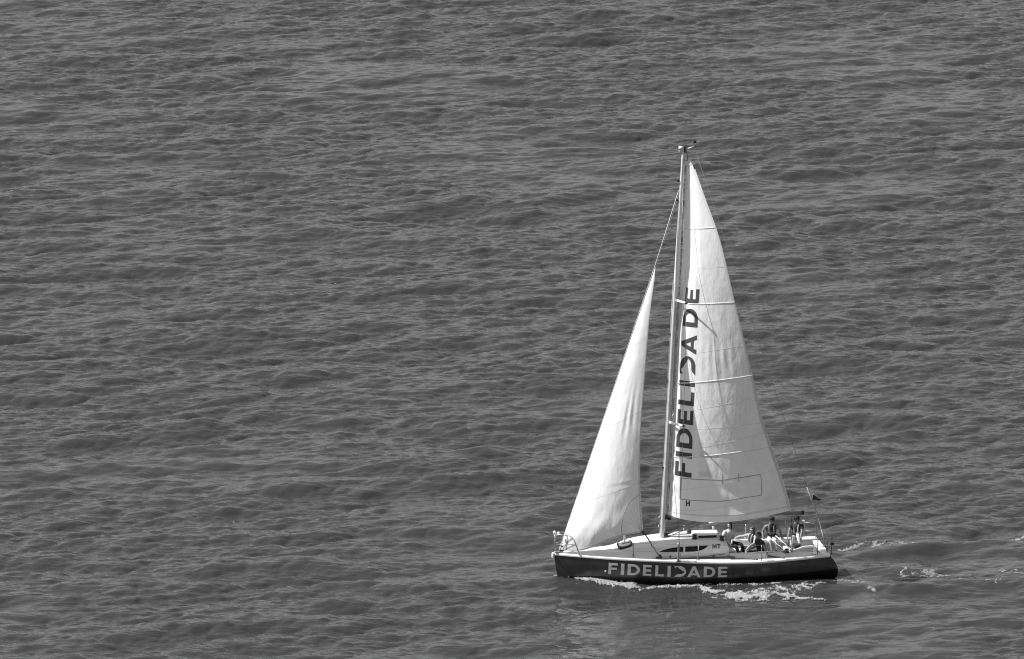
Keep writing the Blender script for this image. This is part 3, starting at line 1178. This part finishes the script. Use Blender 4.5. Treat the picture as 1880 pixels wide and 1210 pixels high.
winch((.04, -.50, cab_top(.04, .5) - .01), .10, .17, M['black'])
winch((-.02, .30, cab_top(0, .3) - .01), .10, .15, M['black'])
winch((1.0, -.72, cab_top(1.0, .72) - .01), .10, .17, M['black'])
winch((.92, .55, cab_top(.92, .55) + .0), .07, .17, M['steel'])
winch((4.35, -1.12, 1.03), .11, .17, M['white'])
winch((3.3, -1.10, 1.08), .09, .15, M['black'])
winch((3.3, 1.10, 1.08), .09, .15, M['black'])
for i, y_ in enumerate((.10, .26, -.28, -.36)):
    line('control_line', [(-.85, y_ * .5, cab_top(-.85, y_) + .03), (-.3, y_, cab_top(-.3, y_) + .02), (.02, y_, cab_top(0, y_) + .02)], .012, M['rope'] if i % 2 else M['darkrope'])
mb_ = Mesh()
mb_.box(mast_pt(1.62, .14, -.02), (.13, .16, .16), bevel=.03)
mb_.box(mast_pt(1.54, .26, .05), (.10, .12, .06), bevel=.02)
mb_.build('mast_blocks', M['black'], boat)

# stanchions, lifelines, pushpit
st_x = [(-2.28, 1), (.0, 1), (2.29, 1)]
tops = {-1: [(-4.12, -.47, 1.70)], 1: [(-4.12, .47, 1.70)]}
for side in (-1, 1):
    for x, _ in st_x:
        b = beam(x) - .06
        z0 = deck_z(x)
        s_ = Mesh()
        s_.tube([(x, side * b, z0), (x + .005, side * b, z0 + .12), (x + .01, side * (b + .01), z0 + .62)], [.022, .015, .014], 8)
        s_.tube([(x - .09, side * b, z0 + .01), (x, side * b, z0 + .22)], .008, 6)
        s_.tube([(x + .09, side * b, z0 + .01), (x, side * b, z0 + .22)], .008, 6)
        s_.build('stanchion', M['steel'] if side > 0 else M['wire'], boat)
        tops[side].append((x + .01, side * (b + .01), z0 + .61))
    tops[side].append((4.42, side * 1.30, 1.58))
    line('lifeline', tops[side], .0055, M['wire'])
    low = [(a, b, c - .30) for a, b, c in tops[side]]
    line('lifeline', low, .0045, M['wire'])
    p_ = Mesh()
    p_.tube([(4.38, side * 1.30, 1.0), (4.40, side * 1.30, 1.55), (4.45, side * 1.27, 1.59), (4.72, side * 1.16, 1.57), (4.78, side * 1.12, 1.48), (4.78, side * 1.12, 1.02)], .016, 8)
    p_.tube([(4.39, side * 1.30, 1.30), (4.78, side * 1.12, 1.28)], .011, 6)
    p_.build('pushpit', M['wire'], boat)
for k, (x, y_, z_) in enumerate(((4.38, 1.32, 1.62), (4.30, 1.05, 1.70))):
    b_ = Mesh()
    b_.lathe((x, y_, z_ - .04), [(.03, 0), (.045, .03), (.03, .08)], 10)
    b_.build('pushpit_cap', M['white'], boat)
line('helm_post', [(4.26, 1.0, 1.12), (4.29, 1.03, 1.68)], .013, M['darkwire'])
line('helm_post', [(3.78, 1.25, 1.0), (3.70, 1.27, 1.68)], .013, M['darkwire'])
line('tiller', [(4.62, -.02, .99), (4.40, -.05, 1.03), (4.1, -.10, 1.03), (3.86, -.15, .97), (3.66, -.18, .93)], [.035, .033, .03, .026, .022], M['white'], n=10)
rb = Mesh()
rb.box((4.62, 0, .9), (.14, .12, .3), bevel=.03)
rb.build('rudder_head', M['steel'], boat)
b_ = Mesh()
b_.box((3.92, .25, .99), (.22, .3, .14), bevel=.03)
b_.build('cockpit_box', M['black'], boat)
sp_ = Mesh()
sp_.tube([(4.95, -1.0, .92), (4.97, -1.0, 1.62)], .014, 6)
stern_pole = sp_.build('stern_pole', M['darkwire'], boat)
b_ = Mesh()
b_.box((4.98, -1.0, 1.33), (.15, .08, .09), bevel=.02)
b_.build('pole_clamp', M['black'], stern_pole)
for x, y_ in ((4.05, -1.22), (4.5, -1.28)):
    b_ = Mesh()
    b_.box((x, y_, 1.045), (.30, .07, .045), bevel=.015)
    b_.build('mooring_cleat', M['white'], boat)
line('boathook', [(.86, 1.15, 1.72), (1.7, 1.3, 1.78)], .02, M['white'], n=8)
for x in (2.55, 2.75, 2.95, 3.2, 3.35, 3.5):
    b_ = Mesh()
    b_.box((x, -1.01 + .05 * math.sin(x * 9), 1.125), (.10, .08, .07), bevel=.02)
    b_.build('deck_block', M['black'] if int(x * 20) % 3 else M['steel'], boat)


# ------------------------------------------------------------------ loose things aboard
def place(ob, base):
    ob.matrix_world = MB @ Matrix.Translation(Vector(base))
    return ob


def loose(mesh, name, m, base, label, cat, group=None):
    o = mesh.build(name, m, None)
    for v in o.data.vertices:
        v.co -= Vector(base)
    place(o, base)
    return tag(o, label, cat, group)


rp_ = Mesh()
pts = [(1.25, -1.20, .97), (1.6, -1.24, .955), (1.95, -1.32, .95), (2.2, -1.42, .945)]
rp_.tube(pts, .016, 6)
loose(rp_, 'rope', M['darkrope'], (1.7, -1.25, 1.0), 'thin dark rope lying along the near side deck behind the cabin', 'rope')
rp_ = Mesh()
rp_.tube([(2.62, -1.14, 1.0), (2.85, -1.24, .975), (3.1, -1.36, .97), (3.16, -1.42, .97)], .026, 6)
loose(rp_, 'rope', M['darkrope'], (2.9, -1.25, 1.0), 'short thick dark rope end on the near side deck beside the seated crew', 'rope')
rp_ = Mesh()
rp_.tube([(1.05, -1.12, 1.12), (1.6, -1.12, 1.10), (2.3, -1.11, 1.155), (3.1, -1.10, 1.16), (4.2, -1.1, 1.12)], .013, 6)
loose(rp_, 'rope', M['rope'], (2.4, -1.11, 1.1), 'long pale rope running along the near cockpit edge towards the stern', 'rope')

fl = Mesh()
fr, fb = [], []
for i in range(15):
    f = i / 14
    w_ = .18 * (1 - f) + .012
    x = .03 + .33 * f
    dy = .04 * math.sin(f * 8) * f
    dz = -.10 * f + .02 * math.sin(f * 7)
    fr.append([(x, dy - .002, dz + .05 + w_ * (k / 4 - .5)) for k in range(5)])
    fb.append([(x, dy + .002, dz + .05 + w_ * (k / 4 - .5)) for k in range(5)][::-1])
fl.grid(fr)
fl.grid(fb)
fl.tube([(.02, 0, -.12), (.02, 0, .20)], .012, 6, mi=1)
flag = fl.build('flag', [M['flag'], M['strap']])
place(flag, (4.40, -.03, 2.78))
tag(flag, 'small dark pennant streaming from the backstay above the stern', 'flag')


# ------------------------------------------------------------------ people
def skin_mesh(name, chains, m, parent, base, sub=1, root=None):
    """one continuous skinned surface grown round joints; chains share joints by name"""
    names, vs_, rs, es = {}, [], [], []
    for ch in chains:
        prev = None
        for key, p, r_ in ch:
            if key not in names:
                names[key] = len(vs_)
                vs_.append(tuple(Vector(p) - Vector(base)))
                rs.append(r_)
            k = names[key]
            if prev is not None:
                es.append((prev, k))
            prev = k
    me_ = bpy.data.meshes.new(name + '_net')
    me_.from_pydata(vs_, es, [])
    ob = bpy.data.objects.new(name + '_net', me_)
    COL.objects.link(ob)
    md = ob.modifiers.new('skin', 'SKIN')
    md.use_smooth_shade = True
    md.branch_smoothing = 0.3
    for i, r_ in enumerate(rs):
        sv = me_.skin_vertices[0].data[i]
        sv.radius = (r_[0], r_[1]) if hasattr(r_, '__len__') else (r_, r_)
        sv.use_root = False
    me_.skin_vertices[0].data[names[root] if root else 0].use_root = True
    sd = ob.modifiers.new('sub', 'SUBSURF')
    sd.levels = sub
    sd.render_levels = sub
    dg = bpy.context.evaluated_depsgraph_get()
    dg.update()
    nm = bpy.data.meshes.new_from_object(ob.evaluated_get(dg))
    bpy.data.objects.remove(ob)
    bpy.data.meshes.remove(me_)
    nm.name = name
    nm.materials.clear()
    nm.materials.append(m)
    nm.polygons.foreach_set('use_smooth', [True] * len(nm.polygons))
    o = bpy.data.objects.new(name, nm)
    COL.objects.link(o)
    o.parent = parent
    return o


def ik(a, b, l1, l2, pole):
    a, b = Vector(a), Vector(b)
    d = b - a
    L = min(d.length, (l1 + l2) * .995)
    dn = d.normalized()
    x = (l1 * l1 - l2 * l2 + L * L) / (2 * L)
    h = math.sqrt(max(l1 * l1 - x * x, 0))
    pv = Vector(pole)
    pv = (pv - dn * pv.dot(dn)).normalized()
    return a + dn * x + pv * h, a + dn * L


def person(label, hip, face, lean, hands, feet, top_m, leg_m, hair_m, skin_m, head_turn=0.0, hair='short', sleeves=False, long_legs=False,
           vest=None, glasses=False, cap=None, side_lean=0.0, kneeup=0.75, bare=True):
    hip = Vector(hip)
    F = Vector((math.cos(face), math.sin(face), 0))
    S = Vector((-F.y, F.x, 0))                # the person's left
    U = (Vector((0, 0, 1)) + F * lean + S * side_lean).normalized()
    base = hip
    root = bpy.data.objects.new('person', None)
    COL.objects.link(root)
    place(root, base)
    tag(root, label, 'person', 'crew sitting in the cockpit of the sailboat')
    j = {}
    j['pelvis'] = hip
    j['belly'] = hip + U * .17
    j['chest'] = hip + U * .36
    j['neck0'] = hip + U * .50
    j['neck1'] = hip + U * .55 + F * .015
    HF = Vector((math.cos(face + head_turn), math.sin(face + head_turn), -.12)).normalized()
    j['jaw'] = hip + U * .605 + HF * .035
    j['skull'] = hip + U * .69 + HF * .015
    j['crown'] = hip + U * .745 + HF * .0
    HS = Vector((-HF.y, HF.x, 0)).normalized()
    body = [[('pelvis', j['pelvis'], .10), ('belly', j['belly'], .085), ('chest', j['chest'], .095), ('neck0', j['neck0'], .070),
             ('neck1', j['neck1'], .056), ('jaw', j['jaw'], .072), ('skull', j['skull'], .088), ('crown', j['crown'], .06)]]
    body.append([('jaw', j['jaw'], 0), ('nose', hip + U * .64 + HF * .125, .015)])
    for sg, hd, ft, nm in ((1, hands[0], feet[0], 'l'), (-1, hands[1], feet[1], 'r')):
        sh_ = hip + U * .455 + S * sg * .20
        el, wr = ik(sh_, hd, .28, .25, Vector((0, 0, -1)) - F * .5 + S * sg * .5)
        hp = hip + S * sg * .095 + U * -.01
        kn, an = ik(hp, ft, .43, .42, F + Vector((0, 0, kneeup)))
        j['sh' + nm], j['el' + nm], j['wr' + nm], j['hp' + nm], j['kn' + nm], j['an' + nm] = sh_, el, wr, hp, kn, an
        body.append([('chest', 0, 0), ('sh' + nm, sh_, .070), ('el' + nm, el, .049), ('fa' + nm, el.lerp(wr, .3), .050), ('wr' + nm, wr, .033)])
        fd = ((wr - el).normalized() + Vector((0, 0, -.5))).normalized()
        sd = fd.cross(F + Vector((.01, .02, .3))).normalized()
        pm = wr + fd * .06
        body.append([('wr' + nm, wr, .028), ('pm' + nm, pm, (.036, .022))])
        for q_, (o_, l_) in enumerate(((-.03, .075), (-.010, .088), (.011, .082), (.031, .062))):
            k1 = pm + fd * .035 + sd * o_
            k2 = k1 + fd * l_ * .5 + Vector((0, 0, -.008))
            k3 = k2 + fd * l_ * .45 + Vector((0, 0, -.022))
            body.append([('pm' + nm, pm, 0), ('f%d0' % q_ + nm, k1, .010), ('f%d1' % q_ + nm, k2, .009), ('f%d2' % q_ + nm, k3, .008)])
        th = wr + fd * .02 - sd * .04
        body.append([('wr' + nm, wr, 0), ('t0' + nm, th, .013), ('t1' + nm, th + fd * .05 - sd * .012, .010)])
        toe = an + F * .13 + Vector((0, 0, -.055))
        body.append([('pelvis', 0, 0), ('hp' + nm, hp, .088), ('th' + nm, hp.lerp(kn, .5), .078), ('kn' + nm, kn, .056), ('ca' + nm, kn.lerp(an, .35), .055), ('an' + nm, an, .036),
                     ('he' + nm, an + Vector((0, 0, -.05)), .038), ('to' + nm, toe, .032)])
    # fill repeated joints with their first definition
    skin_mesh('body', body, skin_m, root, base, 1, 'pelvis')
    # shirt
    k = 1.13
    tm_ = Mesh()
    rows = []
    for h_, a_, b_ in ((-.02, .158, .135), (.05, .165, .138), (.17, .165, .130), (.30, .195, .138), (.38, .208, .136), (.44, .198, .122), (.475, .150, .10), (.505, .095, .085), (.525, .074, .072)):
        row = []
        for q_ in range(21):
            th = 2 * math.pi * q_ / 20
            wob = 1 + .025 * math.sin(5 * th + h_ * 40) + .02 * math.sin(3 * th - h_ * 25)
            row.append(hip + U * h_ + (S * math.cos(th) * a_ + F * math.sin(th) * b_) * wob - base)
        rows.append(row)
    tm_.grid(rows)
    tm_.add(rows[0][:-1], [tuple(range(20))])
    tm_.build('shirt', top_m, root)
    if sleeves:
        for nm in 'lr':
            s_, e_ = j['sh' + nm], j['el' + nm]
            skin_mesh('sleeve', [[('c', j['chest'].lerp(s_, .7), .085), ('s', s_, .084), ('e', s_.lerp(e_, .7), .070)]], top_m, root, base, 1, 'c')
    tr2 = [[('p', hip + U * .07, .138), ('q', hip + U * -.01, .142)]]
    for nm in 'lr':
        h_, kn, an = j['hp' + nm], j['kn' + nm], j['an' + nm]
        if long_legs:
            tr2.append([('q', 0, 0), ('h' + nm, h_, .100), ('t' + nm, h_.lerp(kn, .55), .088), ('k' + nm, kn, .070), ('c' + nm, kn.lerp(an, .45), .066), ('n' + nm, kn.lerp(an, .9), .056)])
        else:
            tr2.append([('q', 0, 0), ('h' + nm, h_, .102), ('t' + nm, h_.lerp(kn, .5), .094), ('k' + nm, h_.lerp(kn, .88), .084)])
    skin_mesh('trousers' if long_legs else 'shorts', tr2, leg_m, root, base, 1, 'q')
    for nm in 'lr':
        an = j['an' + nm]
        skin_mesh('shoe', [[('a', an + Vector((0, 0, -.03)), .046), ('b', an + Vector((0, 0, -.06)) + F * .05, .045), ('c', an + F * .15 + Vector((0, 0, -.068)), .036)]], M['whitecloth'] if bare else M['darkcloth'], root, base, 1, 'a')
    # hair
    sk = j['skull']
    hm_ = Mesh()
    rows = []
    for a in range(17):
        ph = math.pi * a / 16
        row = []
        for b_ in range(25):
            th = 2 * math.pi * b_ / 24
            d = U * math.cos(ph) + (HF * math.cos(th) + HS * math.sin(th)) * math.sin(ph)
            f, u = d.dot(HF), d.dot(U)
            face_ = float(smooth(.15, .45, f)) * float(1 - smooth(.42, .62, u)) + float(1 - smooth(-.85, -.55, u))
            rr = (.108 + .004 * math.sin(9 * th + 3 * ph)) * (1 - min(face_, 1) * .45)
            row.append(sk + d * rr - U * .005 - HF * .012 - base)
        rows.append(row)
    hm_.grid(rows)
    hm_.build('hair', hair_m, root)
    if hair == 'long':
        for sg, w_ in ((0, .075), (1, .045), (-1, .045)):
            o_ = HS * sg * .07 - HF * (.07 if sg == 0 else .035)
            skin_mesh('hair', [[('a', sk + o_ * .8, w_), ('b', sk + o_ - U * .12, w_), ('c', sk + o_ * 1.1 - U * .24, w_ * .8), ('d', sk + o_ * 1.05 - U * .33, w_ * .45)]], hair_m, root, base, 1, 'a')
    fc = j['jaw'] + U * .075
    for sg in (1, -1):
        e_ = Mesh()
        e_.lathe(fc + HF * .052 + HS * sg * .032 - base, [(.004, -.010), (.011, -.006), (.013, 0), (.011, .006), (.004, .010)], 8)
        e_.build('eye', M['hair'], root)
    e_ = Mesh()
    e_.box(j['jaw'] + HF * .064 - U * .004 - base, (.014, .014, .008), bevel=.003)
    e_.build('mouth', M['tan'], root)
    if glasses:
        e_ = Mesh()
        c = fc + HF * .075 - base
        for sg in (1, -1):
            e_.lathe(c + HS * sg * .036, [(.006, -.006), (.030, -.004), (.030, .004), (.006, .006)], 12, axis=tuple(HF))
            e_.tube([c + HS * sg * .06, c + HS * sg * .085 - HF * .10], .005, 5)
        e_.build('sunglasses', M['black'], root)
    if cap:
        e_ = Mesh()
        c = sk + U * .03 - base
        e_.lathe(c, [(.112, 0), (.112, .03), (.095, .07), (.05, .095), (.005, .10)], 16, axis=tuple(U))
        e_.lathe(c + HF * .07, [(.10, -.006), (.105, 0), (.10, .008)], 16, axis=tuple(U))
        e_.build('cap', cap, root)
    if vest:
        for sg in (1, -1):
            a = hip + U * .53 - F * .06 + S * sg * .06
            skin_mesh('life_vest', [[('a', a, .03), ('b', hip + U * .515 + F * .06 + S * sg * .085, .030), ('c', hip + U * .38 + F * .135 + S * sg * .085, .032), ('d', hip + U * .20 + F * .135 + S * sg * .07, .032), ('e', hip + U * .13 + F * .14 + S * sg * .01, .024)]], vest, root, base, 1, 'c')
        e_ = Mesh()
        nq = 20
        rows = []
        for i in range(nq + 1):
            th = 2 * math.pi * i / nq
            c = hip + U * .20 - base + F * math.cos(th) * .135 + S * math.sin(th) * .165
            rows.append([c - U * .02, c + U * .02])
        e_.grid(rows)
        e_.build('vest_belt', M['strap'], root)
    return root


pi = math.pi
# facing angle: 0 looks aft, pi looks forward, -pi/2 looks at the camera side
person('person in a white shirt and dark trousers with dark shoulder-length hair, beside the cabin end', (1.44, .30, 1.16), -.36 * pi, .04,
       [(1.50, .02, 1.27), (1.36, .02, 1.25)], [(2.0, .22, .78), (1.80, -.10, .74)], M['whitecloth'], M['darkcloth'], M['hair'], M['skin'],
       head_turn=-.95, kneeup=1.0, hair='long', sleeves=True, long_legs=True, bare=False)
person('woman in sunglasses with long dark hair, light shorts and life vest, one arm stretched out', (2.36, .45, .92), -.86 * pi, .06,
       [(2.12, -.02, 1.10), (1.86, .98, 1.22)], [(1.98, -.12, .62), (1.80, .18, .62)], M['midcloth'], M['lightcloth'], M['brownhair'], M['skin'],
       head_turn=.12, hair='long', vest=M['strap'], glasses=True)
person('dark-haired person in dark clothes on the near side, one arm resting down on the deck', (2.46, -.58, .98), -.90 * pi, .14,
       [(2.62, -1.22, .98), (2.12, -.40, 1.10)], [(1.95, -.60, .62), (1.9, -.32, .62)], M['darkcloth'], M['darkcloth'], M['hair'], M['tan'],
       head_turn=.2, hair='short', sleeves=True, long_legs=True, bare=False)
person('man in dark cap, dark vest and white shorts on the far edge, arms straight down', (3.15, 1.16, 1.13), -.54 * pi, .22,
       [(3.52, 1.06, 1.14), (2.84, 1.04, 1.14)], [(3.30, .55, .64), (3.08, .52, .66)], M['midcloth'], M['whitecloth'], M['hair'], M['tan'],
       head_turn=-.2, hair='short', vest=M['vest'], cap=M['darkcloth'])
person('helmsman in a dark top and white trousers seated furthest aft below the boom end', (4.08, 1.04, 1.12), -.66 * pi, .06,
       [(4.10, .50, 1.16), (3.70, .72, 1.34)], [(4.08, .40, .96), (3.76, .42, .90)], M['midcloth'], M['whitecloth'], M['hair'], M['tan'],
       head_turn=-.35, hair='short', sleeves=True, long_legs=True, vest=M['strap'], cap=M['darkcloth'], kneeup=.9)


# ------------------------------------------------------------------ foam
def noise_grid(n, cell, lo, hi):
    k1 = np.fft.fftfreq(n, cell)
    A, B = np.meshgrid(k1, k1)
    k_ = np.hypot(A, B)
    f = np.fft.fft2(rng.normal(size=(n, n)))
    z = np.fft.ifft2(f * np.exp(-(k_ / hi) ** 2) * (1 - np.exp(-(k_ / lo) ** 2)) / (k_ + .6) ** .8).real
    return z / z.std()


NF = 1024
nA = noise_grid(NF, .03, .5, 4.0)
nB = noise_grid(NF, .02, 2.0, 16.0)


def wpx(u, v, z=0.0):
    """a point of the still water, in metres, from measured picture places of the foam"""
    f = 18772.0
    m3 = cam.rotation_euler.to_matrix()
    d = m3 @ Vector(((u - 940) / f, -(v - 605) / f, -1))
    t = (z - cam.location.z) / d.z
    return cam.location.x + d.x * t, cam.location.y + d.y * t


def foam(name, label, lines, thr, lacy, cell=(.020, .034), lump=.035, most=.95):
    segs = []
    for pts in lines:
        W = [(*wpx(u, v), w / 51.0, k_) for u, v, w, k_ in pts]
        segs += list(zip(W[:-1], W[1:]))
    allx = [p[0] for s in segs for p in s]
    ally = [p[1] for s in segs for p in s]
    x = np.arange(min(allx) - .6, max(allx) + .6, cell[0])
    y = np.arange(min(ally) - 1.6, max(ally) + 1.6, cell[1])
    Xg, Yg = np.meshgrid(x, y)
    dens = np.zeros_like(Xg)
    for a, b in segs:
        ax, ay, aw, ak = a
        bx, by, bw_, bk = b
        dx, dy = bx - ax, by - ay
        t = np.clip(((Xg - ax) * dx + (Yg - ay) * dy) / (dx * dx + dy * dy + 1e-9), 0, 1)
        w = aw + (bw_ - aw) * t
        k_ = ak + (bk - ak) * t
        ex, ey = Xg - ax - dx * t, Yg - ay - dy * t
        d2 = (ex / w) ** 2 + (ey / (w * 3.6)) ** 2
        dens = np.maximum(dens, k_ * np.exp(-d2))
    ia = (np.round(Xg / .03 * .5).astype(int) % NF, np.round(Yg / .03 * .42).astype(int) % NF)
    ib = (np.round(Xg / .02).astype(int) % NF, np.round(Yg / .02 * .55).astype(int) % NF)
    A, B = nA[ia[1], ia[0]], nB[ib[1], ib[0]]
    lace = 1 - np.abs(A) * 1.7
    val = dens + (.33 * lace * lacy + .20 * A * (1 - lacy) + .17 * B) * np.clip(dens * 3, 0, 1)
    keep = val > thr
    sx, sy, sz = surf(Xg, Yg)
    hgt = np.clip((val - thr) / .5, 0, 1) ** .6
    z = sz + .004 + lump * hgt * (.6 + .4 * np.abs(B))
    kq = keep[:-1, :-1] & keep[1:, :-1] & keep[:-1, 1:] & keep[1:, 1:]
    ny2, nx2 = Xg.shape
    j_, i_ = np.nonzero(kq)
    b0 = j_ * nx2 + i_
    qd = np.stack([b0, b0 + 1, b0 + nx2 + 1, b0 + nx2], -1)
    used, inv_ = np.unique(qd.reshape(-1), return_inverse=True)
    co_ = np.stack([sx, sy, z], -1).reshape(-1, 3)[used]
    me_ = bpy.data.meshes.new(name)
    me_.from_pydata(co_.tolist(), [], inv_.reshape(-1, 4).tolist())
    ca_ = me_.attributes.new('cover', 'FLOAT', 'POINT')
    ca_.data.foreach_set('value', (most * smooth(thr - .02, thr + .55, val) ** 1.15).reshape(-1)[used].astype(np.float32))
    me_.materials.append(M['foam'])
    me_.polygons.foreach_set('use_smooth', [True] * len(me_.polygons))
    o = bpy.data.objects.new(name, me_)
    COL.objects.link(o)
    return tag(o, label, 'foam', kind='stuff')


foam('bow_wave_foam', 'bright foam of the bow wave curling along the forward hull',
     [[(1021, 1066, 5, 1.2), (1045, 1068, 5, 1.1), (1070, 1070, 5, 1.1), (1100, 1072, 7, 1.15), (1130, 1075, 9, 1.25), (1158, 1078, 11, 1.3), (1176, 1081, 6, .95)],
      [(1176, 1081, 5, .9), (1200, 1080, 4, .85), (1240, 1078, 4, .8), (1285, 1077, 5, .8)]], .40, .2)
foam('side_wake_foam', 'broken white foam patch streaming beside the after half of the hull',
     [[(1284, 1076, 8, .8), (1300, 1088, 10, 1.0), (1340, 1096, 12, 1.0), (1390, 1098, 12, 1.0), (1440, 1098, 11, .85), (1505, 1102, 10, .85)],
      [(1285, 1074, 5, .8), (1330, 1076, 6, .75), (1380, 1079, 6, .7), (1430, 1082, 6, .7)],
      [(1430, 1090, 14, .7), (1480, 1086, 14, .65), (1510, 1078, 6, .6), (1545, 1072, 4, .7)],
      [(1310, 1102, 4, .8), (1400, 1104, 4, .8), (1500, 1101, 5, .8)]],   .38, .75)
foam('stern_wake_foam', 'thin lacy foam trailing behind the stern on the near side',
     [[(1545, 1072, 5, .7), (1580, 1074, 8, .62), (1610, 1088, 6, .62)], [(1618, 1062, 6, .6), (1660, 1058, 16, .70), (1710, 1053, 14, .72), (1760, 1061, 16, .66), (1830, 1068, 12, .56)],
      [(1840, 1050, 10, .52), (1880, 1055, 10, .55)]], .36, .85, lump=.015, most=.75)
foam('far_wake_foam', 'faint broken foam trailing behind the stern on the far side',
     [[(1540, 1007, 6, .55), (1580, 1000, 10, .64), (1620, 1000, 10, .64), (1680, 1005, 6, .5)], [(1855, 996, 8, .6), (1885, 990, 8, .66)]], .36, .85, lump=.015, most=.75)
fk = [(437, 113), (440, 117), (294, 246), (262, 868), (684, 859), (426, 948), (205, 1033), (955, 1120), (1328, 424), (1540, 920), (1407, 762), (1463, 773), (616, 522), (738, 336), (905, 434)]  # places of sun glints, put in as small pale patches of foam material
foam('glint_flecks', 'tiny white flecks standing in for sun glints scattered on the wave crests',
     [[(u, v, 2.0, .95), (u + 4, v + .3, 1.4, .75)] for u, v in fk], .66, .2, lump=.03)
